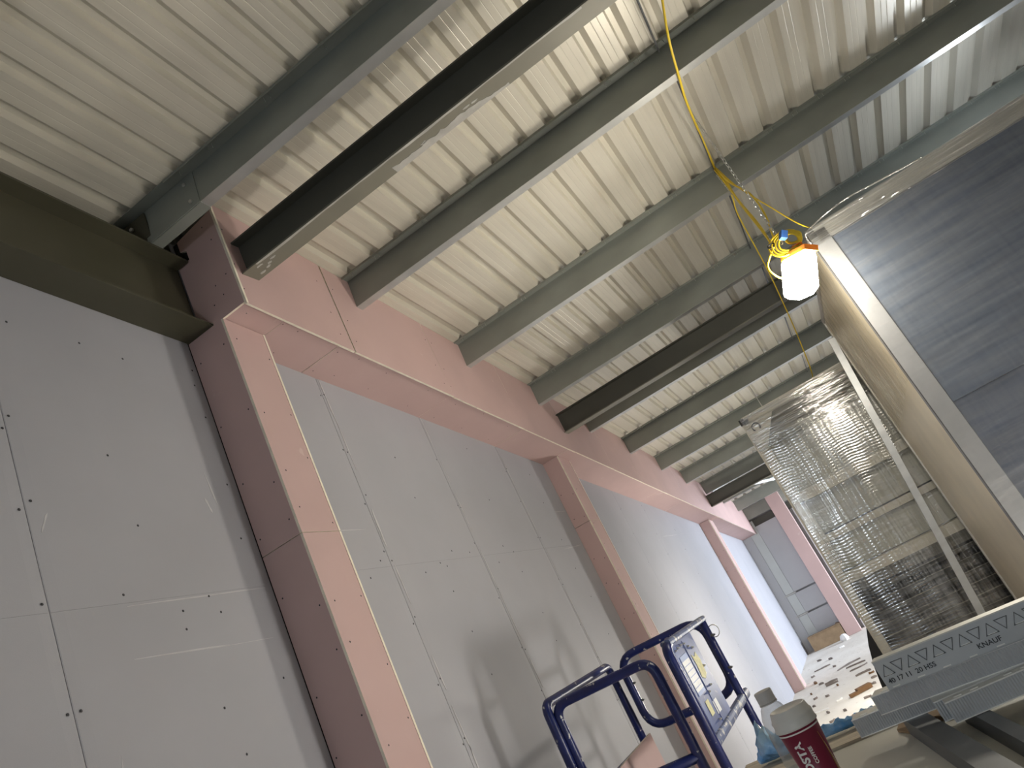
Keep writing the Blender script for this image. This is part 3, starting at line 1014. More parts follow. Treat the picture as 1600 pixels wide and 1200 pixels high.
# ------------------------------------------------------------------ tall wrapped air handling unit (right)
XA, YA, ZA = 5.10, -0.690, 3.794
XB, YE = 7.66, -3.2
u1 = thing('wrapped_unit', (6.6, -2.0, 0), 'tall blue grey panelled plant unit in stretch wrap, right of the lamp', 'plant unit')
def part(name, m, parent, *boxes, smooth=False):
    b = MB()
    for q in boxes:
        b.box(*q)
    return fix_normals(b.build(name, m, parent, smooth))
fw = 0.111
part('corner_post', M['alu_dull'], u1, (XA, XA + fw, YA - fw, YA, 0, ZA - .03))
part('top_rail', M['alu'], u1, (XA, XA + fw, YE, YA - fw * .4, ZA - fw, ZA))
part('side_top_rail', M['alu'], u1, (XA + fw, XB, YA - .06, YA - .001, ZA - .055, ZA - .005))
part('corner_cap', M['black'], u1, (XA - .004, XA + .05, YA - .045, YA + .004, ZA - .07, ZA - .012))
part('lower_panel', M['panel_low'], u1, (XA + .014, XA + .06, YE, YA - fw - .004, 0.15, 2.417))
part('upper_panel', M['panel_blue'], u1, (XA + .010, XA + .06, YE, YA - fw - .004, 2.419, ZA - fw - .006))
part('panel_gasket', M['black'], u1, (XA + .02, XA + .07, YA - fw - .006, YA - fw + .002, 0.15, ZA - fw), (XA + .02, XA + .07, YE, YA - fw, ZA - fw - .008, ZA - fw + .001))
part('side_panel', M['panel_tan'], u1, (XA + .028, XB - .03, YA - .045, YA - .012, 0.15, ZA - .06))
part('side_edge_gasket', M['black'], u1, (XA + .001, XA + .022, YA - .03, YA + .003, 0.1, ZA - .07))
part('far_post', M['alu'], u1, (XB - .06, XB, YA - .06, YA, 0, ZA - .01))
part('base_frame', M['alu_dull'], u1, (XA + .02, XB, YE, YA - .03, 0, .14))
part('roof_panel', M['alu_dull'], u1, (XA + fw, XB, YE, YA - .06, ZA - .05, ZA - .01))
def film_sheet(name, m, parent, origin, du, dv, nu, nv, amp, nrm, fu=9, fv=3, curl=0):
    """wrinkled sheet of stretch wrap: a grid pushed in and out along nrm"""
    b = MB()
    o, du, dv, nrm = map(Vector, (origin, du, dv, nrm))
    vs, fs = [], []
    ph = [random.uniform(0, 6.28) for _ in range(8)]
    for i in range(nu + 1):
        for j in range(nv + 1):
            s, t = i / nu, j / nv
            h = (math.sin(s * fu * 6.28 + ph[0] + 1.7 * math.sin(t * fv * 3 + ph[1])) + .6 * math.sin(s * fu * 15 + ph[2] + 2 * t) + .5 * math.sin(t * fv * 6.28 + ph[3] + 3 * s)) * amp
            vs.append(o + du * s + dv * t + nrm * (h + amp * 2.2))
    for i in range(nu):
        for j in range(nv):
            a = i * (nv + 1) + j
            fs.append((a, a + nv + 1, a + nv + 2, a + 1))
    b.add(vs, fs)
    return b.build(name, m, parent, smooth=True)
random.seed(21)
film_sheet('stretch_wrap', M['film_tall'], u1, (XA - .004, YA + .004, 0.3), (0, YE - YA, 0), (0, 0, ZA - .31), 40, 60, .0012, (-1, 0, 0), 3, 12)
film_sheet('side_stretch_wrap', M['film_side'], u1, (XA - .004, YA + .002, 2.66), (XB - XA, 0, -.12), (0, 0, ZA - 2.67), 90, 24, .004, (0, 1, 0), 12, 2)
# gathered wrap along the top edge and round the corner
b = MB()
b.tube(spline([(XA + .03, YA + .006, ZA - .09), (XA - .008, YA + .008, ZA - .02), (XA - .006, YA - .10, ZA + .018), (XA, YA - .30, ZA + .045), (XA, YA - .5, ZA + .03), (XA, YA - .8, ZA + .005)], 6), .006, 5)
fix_normals(b.build('loose_wrap_edge', M['film_top'], u1, smooth=True))
film_sheet('gathered_wrap', M['film_top'], u1, (XA - .008, YA + .006, ZA - fw - .02), (0, YE - YA, 0), (0, 0, fw + .022), 40, 24, .0016, (-1, 0, 0), 2, 6)

# ------------------------------------------------------------------ open ended wrapped unit (beyond)
X2, Y2, Z2 = 8.05, 0.478, 3.43
Y2E = -2.1
u2 = thing('open_ended_unit', (8.8, -.8, 0), 'wrapped plant unit with an open racked end and louvres, beyond the lamp', 'plant unit')
part('left_post', M['rail_pale'], u2, (X2, X2 + .07, Y2 - .085, Y2, .14, Z2 - .03))
part('top_rail', M['rail_pale'], u2, (X2, X2 + .08, Y2E, Y2 - .03, Z2 - .085, Z2))
part('right_post', M['rail_pale'], u2, (X2, X2 + .07, Y2E, Y2E + .085, .14, Z2 - .03))
part('corner_cap', M['black'], u2, (X2 - .006, X2 + .07, Y2 - .045, Y2 + .008, Z2 - .075, Z2 - .012))
# triangular gusset plate with its lifting ring
b = MB()
gp = [(Y2 - .03, Z2 - .09), (Y2 - .33, Z2 - .09), (Y2 - .10, Z2 - .40), (Y2 - .03, Z2 - .44)]
b.extrude(gp, lambda u, w, t: (t, u, w), X2 - .006, X2 + .002)
fix_normals(b.build('gusset_plate', M['rail_pale'], u2))
b = MB()
P = []
for j in range(15):
    t = -.9 + 4.9 * j / 14
    P.append((X2 - .012, .362 + .040 * math.cos(t), 3.278 + .040 * math.sin(t)))
b.tube(P, .008, 6)
b.build('lifting_ring', M['bar'], u2, smooth=True)
part('top_cross_panel', M['slat'], u2, (X2 + .05, X2 + .09, Y2E + .08, Y2 - .085, 3.06, Z2 - .085))
for i, (z0, z1) in enumerate(((2.53, 3.06), (2.07, 2.42), (1.68, 1.98))):
    part('inner_panel', M['inner'], u2, (X2 + .20, X2 + .23, Y2E + .08, Y2 - .12, z0, z1))
for z0, z1, d in ((2.42, 2.52, .03), (1.985, 2.055, .12), (1.57, 1.67, .02)):
    part('rack_rail', M['rail_pale'], u2, (X2 + d, X2 + .24, Y2E + .08, Y2 - .085, z0, z1))
part('inner_side', M['rail_pale'], u2, (X2 + .07, X2 + .24, Y2 - .12, Y2 - .085, 1.66, 3.06))
part('rack_bracket', M['bar'], u2, (X2 + .01, X2 + .02, Y2 - .13, Y2 - .085, 2.405, 2.425))
part('rack_bracket', M['bar'], u2, (X2 + .01, X2 + .02, Y2 - .14, Y2 - .085, 1.685, 1.705))
part('louvre_header', M['slat'], u2, (X2 + .03, X2 + .05, Y2E + .08, Y2 - .085, 1.47, 1.57))
part('louvre_void', M['void'], u2, (X2 + .26, X2 + .28, Y2E + .08, Y2 - .085, .14, 1.57))
z = 1.42
while z > .25:
    b = MB()
    b.obox((X2 + .10, (Y2 + Y2E) / 2, z), (.045, 0, -.022), (0, (Y2 - Y2E) / 2 - .09, 0), (.0012, 0, .003))
    fix_normals(b.build('louvre_slat', M['slat'], u2))
    z -= .105
part('base_frame', M['alu_dull'], u2, (X2, X2 + 1.4, Y2E, Y2 - .01, 0, .14))
part('back_casing', M['alu_dull'], u2, (X2 + .29, X2 + 1.4, Y2E, Y2 - .02, .14, Z2 - .02))
part('side_skin', M['alu_dull'], u2, (X2 + .07, X2 + .29, Y2 - .02, Y2 - .005, .14, Z2 - .02))
for z in (1.28, .98):
    b = MB()
    b.lathe([(.016, 0), (.016, .012), (.010, .02)], (X2 + .03, Y2, z), n=8, ax=(0, 1, 0))
    fix_normals(b.build('edge_clip', M['bolt'], u2))
random.seed(33)
def ripple_film(name, m, parent, x, y0, y1, z0, z1, ny, nz, lz, sz, ly, sy):
    """tight wrap whose fine creases run across (spacing lz, slope sz) and down (spacing ly, slope sy)"""
    b = MB()
    az, ay = sz * lz / 6.283, sy * ly / 6.283
    vs, fs = [], []
    for i in range(ny + 1):
        y = y0 + (y1 - y0) * i / ny
        for j in range(nz + 1):
            z = z0 + (z1 - z0) * j / nz
            k = .65 + .35 * math.sin(y * 23 + 2 * math.sin(z * 3.1))
            h = az * k * math.sin(6.283 * z / lz + 2.2 * math.sin(y * 9) + 1.1 * math.sin(y * 31)) + ay * math.sin(6.283 * y / ly + 1.5 * math.sin(z * 5) + .8 * math.sin(z * 17))
            vs.append((x - .004 - h, y, z))
    for i in range(ny):
        for j in range(nz):
            a = i * (nz + 1) + j
            fs.append((a, a + nz + 1, a + nz + 2, a + 1))
    b.add(vs, fs)
    return b.build(name, m, parent, smooth=True)
ripple_film('stretch_wrap', M['film_open'], u2, X2 - .010, Y2 - .02, Y2E + .02, .3, 3.12, 180, 520, .028, .20, .055, .035)
film_sheet('gathered_wrap', M['film_top'], u2, (X2 - .014, Y2 - .01, 3.02), (0, Y2E - Y2 + .02, 0), (0, 0, .40), 30, 90, .0022, (-1, 0, 0), 1, 16)

# black sheeting bulging from the side of the open ended unit
b = MB()
prof = [(.485, 1.16), (.545, 1.03), (.60, .86), (.635, .68), (.645, .48), (.66, .25), (.70, .0)]
vs, n = [], len(prof)
for x, k in ((8.02, 1), (8.3, 1.02), (8.7, .97), (9.2, .92)):
    vs += [(x, .485 + (y - .485) * k, z) for y, z in prof]
for x, k in ((8.02, 1), (8.3, 1.02), (8.7, .97), (9.2, .92)):
    vs += [(x, .481, z) for y, z in prof]
fs = []
for s in (0, 4 * n):
    for i in range(3):
        for j in range(n - 1):
            a = s + i * n + j
            fs.append((a, a + n, a + n + 1, a + 1))
for i in (0, 3):
    for j in range(n - 1):
        a = i * n + j
        fs.append((a, a + 1, a + 1 + 4 * n, a + 4 * n))
b.add(vs, fs)
tag(fix_normals(b.build('black_sheeting', M['black'])), 'black polythene sheeting bulging out at the foot of the open ended unit', 'sheeting')

# ------------------------------------------------------------------ leaning metal profile between the units
b = MB()
p0, p1 = Vector((7.45, -.305, 0.0)), Vector((7.45, -.655, 3.555))
d = (p1 - p0).normalized()
sx, sy = Vector((0, 1, 0)), Vector((1, 0, 0))
sx = (sx - d * sx.dot(d)).normalized()
sy = d.cross(sx)
prof = [(-.030, -.02), (.030, -.02), (.030, .02), (.027, .02), (.027, -.017), (.004, -.017), (.004, -.008), (-.004, -.008), (-.004, -.017), (-.027, -.017), (-.027, .02), (-.030, .02)]
ln = (p1 - p0).length
b.extrude([(u, -w) for u, w in prof], lambda u, w, t: tuple(p0 + d * t + sx * u + sy * w), 0.012, ln)
tag(fix_normals(b.build('leaning_profile', M['stud'])), 'long metal profile leaning upright between the two wrapped units', 'metal profile')

# ------------------------------------------------------------------ blue push-around lift
lx0, lx1, ly0, ly1, lzt = 4.22, 5.36, 1.21, 1.99, 1.952
lift = thing('scissor_lift', (4.8, 1.6, 0), 'blue push around work platform with plaster splashed guard rails', 'lift')
TR = .0280
def rail(name, path, r=TR, rad=.09, m='blue', closed=False):
    b = MB()
    if closed:
        P = [Vector(p) for p in path]
        mid = (P[-1] + P[0]) / 2
        pp = rounded([mid] + P + [mid], rad, 6)[:-1]
        b.tube(pp, r, 10, closed=True)
    else:
        b.tube(rounded(path, rad, 6), r, 10)
    return b.build(name, M[m], lift, smooth=True)
DZ = .92
rail('front_rail', [(lx0 + .03, ly1 - .035, DZ), (lx0 + .03, ly1 - .035, lzt - .03), (lx0 + .03, ly0 + .11, lzt - .03), (lx0 + .03, ly0 + .11, DZ)])
rail('wall_side_rail', [(lx0, ly1, DZ), (lx0, ly1, lzt), (lx1 + .08, ly1, lzt), (lx1 + .08, ly1, DZ)], rad=.07)
rail('mid_rail', [(lx0, ly1, 1.40), (lx1 + .08, ly1, 1.40)])
rail('far_loop', [(lx1 + .05, ly1 - .10, 1.47), (lx1 + .05, ly1 - .10, lzt + .01), (lx1 + .05, ly0 + .03, lzt + .01), (lx1 + .05, ly0 + .03, 1.47)], closed=True, rad=.13)
rail('near_post', [(lx0 + .02, ly0, DZ), (lx0 + .02, ly0, lzt - .02), (lx0 + .14, ly0, lzt + .005)], rad=.06)
rail('far_post', [(lx1 - .04, ly0, DZ), (lx1 - .04, ly0, lzt)], rad=.05)
rail('front_mid_rail', [(lx0 + .03, ly1 - .035, 1.40), (lx0 + .03, ly0 + .11, 1.40)])
def flat(name, x0, x1, y, z, hz, hy, m):
    b = MB()
    prof = []
    for k in range(14):
        a = 6.283 * k / 14
        prof.append((hy * math.copysign(abs(math.cos(a)) ** .6, math.cos(a)), hz * math.copysign(abs(math.sin(a)) ** .6, math.sin(a))))
    b.extrude(prof, lambda u, w, t: (t, y + u, z + w), x0, x1)
    return fix_normals(b.build(name, M[m], lift))
flat('top_side_rail', lx0 + .06, lx1 + .0, ly0, lzt + .004, .020, .030, 'blue_worn')
flat('lower_side_rail', lx0 + .03, lx1 + .12, ly0, 1.425, .030, .024, 'blue_worn')
b = MB()
b.box(lx0 + .10, lx0 + .64, ly0 - .008, ly0 + .004, 1.425, lzt - .01)
b.box(lx0 + .36, lx0 + .375, ly0 - .011, ly0 - .008, 1.43, lzt - .03)
pan = fix_normals(b.build('control_panel', M['blue_plate'], lift))
def lab(name, m, x0, x1, z0, z1, d=.010):
    b = MB()
    b.box(x0, x1, ly0 - d, ly0 - .0079, z0, z1)
    return b.build(name, M[m], pan)
lab('white_label', 'label_white', lx0 + .15, lx0 + .33, 1.66, 1.83)
lab('label_band', 'label_band', lx0 + .15, lx0 + .33, 1.83, 1.86)
lab('label_band', 'label_band', lx0 + .15, lx0 + .33, 1.64, 1.66)
for k in range(5):
    lab('label_line', 'label_band', lx0 + .165, lx0 + .32, 1.68 + k * .03, 1.684 + k * .03, .0108)
b = MB()
q = [(lx0 + .40, 1.70), (lx0 + .46, 1.68), (lx0 + .53, 1.70), (lx0 + .55, 1.78), (lx0 + .52, 1.83), (lx0 + .46, 1.81), (lx0 + .41, 1.83), (lx0 + .42, 1.77)]
b.extrude(q, lambda u, w, t: (u, t, w), ly0 - .010, ly0 - .0079)
fix_normals(b.build('torn_label', M['label_yellow'], pan))
lab('small_label', 'label_yellow', lx0 + .20, lx0 + .28, 1.52, 1.60)
lab('small_label', 'label_white', lx0 + .34, lx0 + .45, 1.50, 1.57)
random.seed(3)
for (x, z) in ((.13, 1.90), (.20, 1.905), (.28, 1.91), (.36, 1.905), (.42, 1.88), (.5, 1.86), (.37, 1.62), (.47, 1.64), (.30, 1.48), (.55, 1.74)):
    b = MB()
    b.lathe([(.007, 0), (.007, .006), (.003, .016)], (lx0 + x, ly0 - .008, z), n=6, ax=(0, -1, 0))
    fix_normals(b.build('stud_bolt', M['bolt'], pan))
b = MB()
for (x, y, z) in ((lx1 + .03, ly0 + .03, 1.86), (lx1 + .03, ly0 + .03, 1.60), (lx1 - .06, ly0 - .02, 1.84), (lx1 - .06, ly0 - .02, 1.62), (lx1 + .05, ly1 - .12, 1.66), (lx1 + .05, ly1 - .12, 1.78)):
    b.lathe([(.010, 0), (.010, .012), (.005, .03)], (x, y, z), n=6, ax=(-.4, -.9, 0))
fix_normals(b.build('pin_set', M['bar'], lift))
b = MB()
b.tube([(lx1 - .04, ly0 - .045 + .035 * math.cos(t), 1.86 + .04 * math.sin(t)) for t in [6.283 * j / 14 for j in range(14)]], .003, 5, closed=True)
b.build('wire_ring', M['bolt'], lift)
part('platform_deck', M['blue_worn'], lift, (lx0, lx1 + .1, ly0, ly1 + .02, DZ - .06, DZ))
b = MB()
for s in (-1, 1):
    for y in (ly0 + .1, ly1 - .1):
        b.obox((4.83, y, .60), (.42 * s, 0, .26), (0, .015, 0), (-.018, 0, .03))
fix_normals(b.build('scissor_arms', M['blue'], lift))
part('chassis', M['blue'], lift, (lx0, lx1 + .1, ly0 + .04, ly1 - .02, .16, .34))
for x in (lx0 + .12, lx1 - .05):
    for y in (ly0 + .06, ly1 - .06):
        b = MB()
        b.lathe([(.09, -.025), (.1, -.015), (.1, .015), (.09, .025)], (x, y, .1), n=16, ax=(0, 1, 0))
        fix_normals(b.build('wheel', M['black'], lift))
# pink board standing in the lift
b = MB()
b.hexa([(4.05, 1.70, DZ + .002), (4.83, 1.70, DZ + .002), (4.83, 1.715, DZ + .002), (4.05, 1.715, DZ + .002),
        (4.05, 1.70, 1.516), (4.80, 1.70, 1.528), (4.80, 1.715, 1.528), (4.05, 1.715, 1.516)])
o = fix_normals(b.build('board_offcut', PB))
for p in o.data.polygons:
    p.material_index = 0 if abs(p.normal.y) > .7 else 1
tag(o, 'pink plasterboard offcut standing inside the blue lift', 'board')

# ------------------------------------------------------------------ low wrapped unit in the foreground
low = thing('low_unit', (1.4, -.6, 0), 'low wrapped plant unit whose pale top carries the metal studs and the cup', 'plant unit')
ZT = 1.70
part('top_panel', M['ply'], low, (.72, 1.90, -1.9, .56, ZT - .04, ZT))
part('casing', M['alu_dull'], low, (.75, 2.08, -1.88, .54, .1, ZT - .04))
part('base_frame', M['alu_dull'], low, (.72, 2.12, -1.9, .56, 0, .1))
part('edge_rail', M['timber'], low, (1.905, 1.965, -1.9, .56, ZT - .04, ZT + .006))
part('outer_edge_rail', M['timber'], low, (1.985, 2.13, -1.9, .56, ZT - .04, ZT - .002))

# two steel bars lying under the studs
def bar(p0, p1, w, h, label):
    b = MB()
    p0, p1 = Vector(p0), Vector(p1)
    d = (p1 - p0).normalized()
    s = Vector((-d.y, d.x, 0))
    b.obox((p0 + p1) / 2 + Vector((0, 0, h / 2)), (p1 - p0) / 2, s * w / 2, Vector((0, 0, h / 2)))
    b.obox((p0 + p1) / 2 + Vector((0, 0, h * .5)) + s * (w / 2 + .003), (p1 - p0) / 2, s * .003, Vector((0, 0, h / 2 * .96)))
    o = fix_normals(b.build('steel_bar', M['bar']))
    return tag(o, label, 'steel bar')
bar((1.80, .125, ZT), (.80, -.075, ZT), .036, .034, 'dark steel bar lying under the studs, nearer the coffee cup')
bar((1.72, .028, ZT), (.80, -.135, ZT), .020, .034, 'dark steel bar lying under the studs, right of the other bar')
# the studs: knurled flange towards the camera, slotted web on top
def stud(p0, p1, z, label, roll=0, width=.055, h=.035, open_front=False, slots=True):
    """p0 / p1: line of the lower front edge (x, y); the web lies on top and runs back by 'width'"""
    p0, p1 = Vector((*p0, z)), Vector((*p1, z))
    d = (p1 - p0).normalized()
    bk = Vector((-d.y, d.x, 0))
    if bk.x < 0:
        bk = -bk
    up = Vector((0, 0, 1))
    L_ = (p1 - p0).length
    root = thing('metal_stud', tuple(p0), label, 'metal stud', 'galvanised metal studs in the pile')
    f = lambda u, w, t: tuple(p0 + d * t + bk * u + up * w)
    t_ = .0012
    b = MB()
    # knurled front flange: small ribs across the height
    n = int(L_ / .0024)
    rib = []
    prof_t = [i * L_ / n for i in range(n + 1)]
    vs, fs = [], []
    for i, t in enumerate(prof_t):
        e = .0011 if i % 2 else 0
        vs += [f(-e, 0, t), f(-e, h, t)]
    for i in range(n):
        fs.append((2 * i, 2 * i + 2, 2 * i + 3, 2 * i + 1))
    b.add(vs, fs)
    b.extrude([(t_, 0), (t_ * 2, 0), (t_ * 2, h - t_), (t_, h - t_)], f, 0, L_)
    fix_normals(b.build('front_flange', M['stud'], root))
    b = MB()
    b.extrude([(0, h - t_), (width, h - t_), (width, h), (0, h)], f, 0, L_)
    fix_normals(b.build('web', M['stud_top'], root))
    b = MB()
    b.extrude([(width - t_, 0), (width, 0), (width, h - t_), (width - t_, h - t_)], f, 0, L_)
    b.extrude([(width - .008, 0), (width - t_, 0), (width - t_, t_), (width - .008, t_)], f, 0, L_)
    fix_normals(b.build('back_flange', M['stud'], root))
    b = MB()
    b.extrude([(-.0022, h - .0012), (.0008, h - .0012), (.0008, h + .0008), (-.0022, h + .0008)], f, 0, L_)
    b.extrude([(-.0022, -.0005), (.0008, -.0005), (.0008, .0010), (-.0022, .0010)], f, 0, L_)
    fix_normals(b.build('glint_edge', M['glint'], root))
    if slots:
        t = .015
        k = 0
        while t < L_ - .02:
            for u in (.010, .024, .040):
                if (k + int(u * 1000)) % 3 == 0:
                    continue
                a = t + u * .4
                if a + .014 < L_ and u < width - .006:
                    b = MB()
                    b.extrude([(u, h), (u + .0022, h), (u + .0022, h + .0014), (u, h + .0014)], f, a, a + .014)
                    fix_normals(b.build('slot_lip', M['glint'], root))
            t += .030
            k += 1
    return root
ZS = ZT + .0345
stud((1.762, .226), (1.62, -1.3), ZS, 'lowest metal stud, its end sticking out nearest the blue film', width=.048)
stud((1.700, .163), (1.39, -1.3), ZS + .036, 'metal stud on top of the lowest one, in front of the stamped stud', width=.045)
stud((1.634, .066), (1.72, -1.4), ZS + .0005, 'inner metal stud nested at the right of the pile', width=.048, slots=False)
stud((1.596, .049), (1.665, -1.4), ZS + .001, 'foremost metal stud with knurled flange at the right of the pile', width=.03)
# stamped stud standing on its side: the web faces the camera
s1 = thing('metal_stud', (1.66, .12, ZS + .0725), 'stamped metal stud standing on edge at the back of the pile with triangle embossing', 'metal stud', 'galvanised metal studs in the pile')
p0 = Vector((1.672, .124, ZS + .073))
p1 = Vector((1.40, -1.3, ZS + .073))
d = (p1 - p0).normalized()
bk = Vector((-d.y, d.x, 0))
if bk.x < 0:
    bk = -bk
upv = (Vector((0, 0, 1)) * .86 - bk * .0).normalized()
lean = (Vector((0, 0, 1)) + bk * -.10).normalized()
L_ = (p1 - p0).length
HW = .056
f = lambda u, w, t: tuple(p0 + d * t + bk * u + lean * w)
b = MB()
b.extrude([(0, 0), (.0015, 0), (.0015, HW), (0, HW)], f, 0, L_)
fix_normals(b.build('web', M['stud'], s1))
b = MB()
b.extrude([(-.002, HW), (.03, HW), (.03, HW + .0025), (-.002, HW + .0025)], f, 0, L_)
fix_normals(b.build('top_flange', M['stud_top'], s1))
b = MB()
b.extrude([(0, 0), (.03, 0), (.03, .0015), (0, .0015)], f, 0, L_)
fix_normals(b.build('bottom_flange', M['stud'], s1))
t = .006
k = 0
while t < 1.0:
    a, c = (.0265, .046) if k % 2 == 0 else (.046, .0265)
    tri = [(t, a), (t + .011, c), (t + .022, a)]
    b = MB()
    b.tube([Vector(f(-.0012, w, q)) for q, w in tri], .0014, 4, closed=True)
    b.build('embossed_triangle', M['bar'], s1)
    if k % 2 == 0:
        b = MB()
        b.extrude([(-.0016, .0255), (0, .0255), (0, .0278), (-.0016, .0278)], f, t + .003, t + .019)
        fix_normals(b.build('slot_lip', M['glint'], s1))
    b = MB()
    b.extrude([(-.0016, .0035), (0, .0035), (0, .0055), (-.0016, .0055)], f, t + .004, t + .018)
    if k % 2 == 0:
        fix_normals(b.build('slot_lip', M['glint'], s1))
    t += .0245
    k += 1

def text_mesh(txt, size, bold=0.0):
    cu = bpy.data.curves.new('text', 'FONT')
    cu.body = txt
    cu.size = size
    cu.offset = bold
    cu.resolution_u = 3
    ob = bpy.data.objects.new('text', cu)
    COL.objects.link(ob)
    dg = bpy.context.evaluated_depsgraph_get()
    me = bpy.data.meshes.new_from_object(ob.evaluated_get(dg))
    vs = [v.co.copy() for v in me.vertices]
    fs = [tuple(p.vertices) for p in me.polygons]
    bpy.data.objects.remove(ob)
    bpy.data.meshes.remove(me)
    return vs, fs
for txt, t0, w0 in (('40 17 11  20 HSS', .008, .0115), ('KNAUF', .178, .0115)):
    vs, fs = text_mesh(txt, .0125, .0002)
    b = MB()
    b.add([f(-.0012, w0 + v.y, t0 + v.x * 1.05) for v in vs], fs)
    b.build('stamped_text', M['ink'], s1)

# ------------------------------------------------------------------ cup, bottle, film, scraps on the low unit
cc = Vector((1.60, .298, ZT))
cup = thing('coffee_cup', tuple(cc), 'maroon paper coffee cup with white lid and white lettering, on the low unit', 'cup')
def rad(z):
    return .029 + (.0395 - .029) * z / .135
b = MB()
b.lathe([(rad(.0), .0), (rad(0), .004), (rad(.135), .135), (.0, .135)], cc, 40)
fix_normals(b.build('body', M['cup_red'], cup, smooth=False))
for p in cup.children[0].data.polygons: p.use_smooth = len(p.vertices) == 4
b = MB()
b.lathe([(rad(.1235) + .0003, .1235), (rad(.1260) + .0006, .1260), (rad(.1260) - .001, .1263)], cc, 40)
b.build('white_ring', M['cup_white'], cup)
b = MB()
b.lathe([(.0405, .130), (.0418, .131), (.0418, .135), (.0405, .137), (.0402, .144), (.0405, .1455), (.0408, .148), (.0405, .150), (.0388, .1515), (.0355, .1640), (.0345, .1655), (.0330, .1655), (.031, .163), (.0, .163)], cc, 40)
fix_normals(b.build('lid', M['cup_lid'], cup, smooth=True))
view = (Vector((0, 0, 0)) - cc)
th0 = math.atan2(-cc.y, -cc.x)
def wrap(vs, fs, name, m, dth, z0):
    """lettering wound on the cup, reading upwards"""
    b = MB()
    out = []
    for v in vs:
        z = z0 + v.x
        r = rad(z) + .0004
        a = th0 + (dth + v.y) / r * 1.0
        out.append((cc.x + r * math.cos(a), cc.y + r * math.sin(a), cc.z + z))
    b.add(out, fs)
    b.build(name, m, cup)
vs, fs = text_mesh('COSTA', .0215, .0009)
# letters rise with the cup axis; their tops point to the viewer's left
def upright(vs):
    return [Vector((v.x, -v.y, 0)) for v in vs]
wrap(upright(vs), fs, 'lettering', M['cup_white'], -.010, .040)
vs, fs = text_mesh('COFFEE', .0088, .0003)
wrap(upright(vs), fs, 'lettering', M['cup_white'], .004, .067)
for k, (o0, w, m) in enumerate(((.030, .0022, 'gold'), (.034, .0016, 'cup_white'), (.037, .0022, 'gold'))):
    b = MB()
    vs = []
    n = 14
    for i in range(n + 1):
        z = .004 + (.108 - .02 * k) * i / n
        r = rad(z) + .0004
        a = th0 + (o0 + .004 * math.sin(i / n * 3.0)) / r
        for q in (0, w * (.3 + .7 * math.sin(math.pi * i / n))):
            vs.append((cc.x + r * math.cos(a + q / r), cc.y + r * math.sin(a + q / r), cc.z + z))
    b.add(vs, [(2 * i, 2 * i + 1, 2 * i + 3, 2 * i + 2) for i in range(n)])
    b.build('printed_swirl', M[m], cup)

bc = Vector((1.735, .352, ZT))
bt = thing('water_bottle', tuple(bc), 'clear plastic bottle with pale cap behind the coffee cup', 'bottle')
b = MB()
b.lathe([(.028, .0), (.0325, .004), (.0325, .105), (.031, .112), (.0325, .118), (.030, .138), (.0225, .156), (.0165, .163), (.0165, .170)], bc, 28)
fix_normals(b.build('body', M['clear'], bt, smooth=True))
b = MB()
for j in range(1):
    b.lathe([(.0185, .166), (.0190, .168), (.0190, .187), (.0180, .1895), (.0, .1895)], bc, 28)
b.lathe([(.0195, .163), (.0195, .1655)], bc, 28)
fix_normals(b.build('cap', M['cap'], bt, smooth=False))

random.seed(9)
b = MB()
n, mm = 44, 10
vs, fs = [], []
for i in range(n + 1):
    s = i / n
    y = .505 - .30 * s
    wdt = .055 + .022 * math.sin(s * 7) - .022 * s
    x0 = 2.045 - .01 * s
    for j in range(mm):
        a = 6.283 * j / mm
        bulge = (1.7 if s < .2 else (.5 if s > .3 else 1.1)) * (1 + .35 * math.sin(5 * a + 19 * s) + random.uniform(-.25, .25))
        tap = min(1, .25 + 7 * s)
        vs.append((x0 + math.cos(a) * wdt * .55 * tap, y + random.uniform(-.004, .004), ZT + .003 + max(0, (.020 * bulge) * (1 + math.sin(a)) * tap)))
for i in range(n):
    for j in range(mm):
        fs.append((i * mm + j, i * mm + (j + 1) % mm, (i + 1) * mm + (j + 1) % mm, (i + 1) * mm + j))
fs += [tuple(range(mm)), tuple(range(n * mm + mm - 1, n * mm - 1, -1))]
b.add(vs, fs)
o = fix_normals(b.build('blue_film', M['film_blue'], smooth=True))
tag(o, 'strip of crumpled blue polythene along the edge beside the cup', 'plastic film')
b = MB()
q = [(1.84, .165), (1.90, .15), (1.895, .09), (1.86, .03), (1.80, .01), (1.775, .05), (1.80, .085), (1.79, .14)]
k = len(q)
b.add([(x, y, ZT + .001) for x, y in q] + [(x + .004, y, ZT + .006 + .012 * ((i * 37) % 5) / 5) for i, (x, y) in enumerate(q)],
      [tuple(range(k - 1, -1, -1)), tuple(range(k, 2 * k))] + [(i, (i + 1) % k, (i + 1) % k + k, i + k) for i in range(k)])
tag(fix_normals(b.build('torn_cardboard', M['card'])), 'torn brown cardboard on the low unit under the lowest stud', 'cardboard')

# ------------------------------------------------------------------ far floor: box and scraps
cb = thing('cardboard_box', (17.9, 1.80, 0), 'long brown cardboard box on the floor at the far end wall', 'box')
part('body', M['card'], cb, (17.86, 18.12, 1.49, 2.22, .004, .30))
b = MB()
b.obox((17.99, 1.52, .31), (.13, 0, 0), (0, .05, .01), (0, 0, .003))
b.obox((17.86, 1.86, .306), (.02, 0, .003), (0, .36, 0), (0, 0, .003))
fix_normals(b.build('flap', M['card'], cb))
b = MB()
b.lathe([(.07, 0), (.10, .04), (.07, .11), (.03, .13)], (17.55, 1.52, .0), n=7)
tag(fix_normals(b.build('white_rag', M['chip_pale'])), 'white crumpled scrap beside the cardboard box', 'scrap')

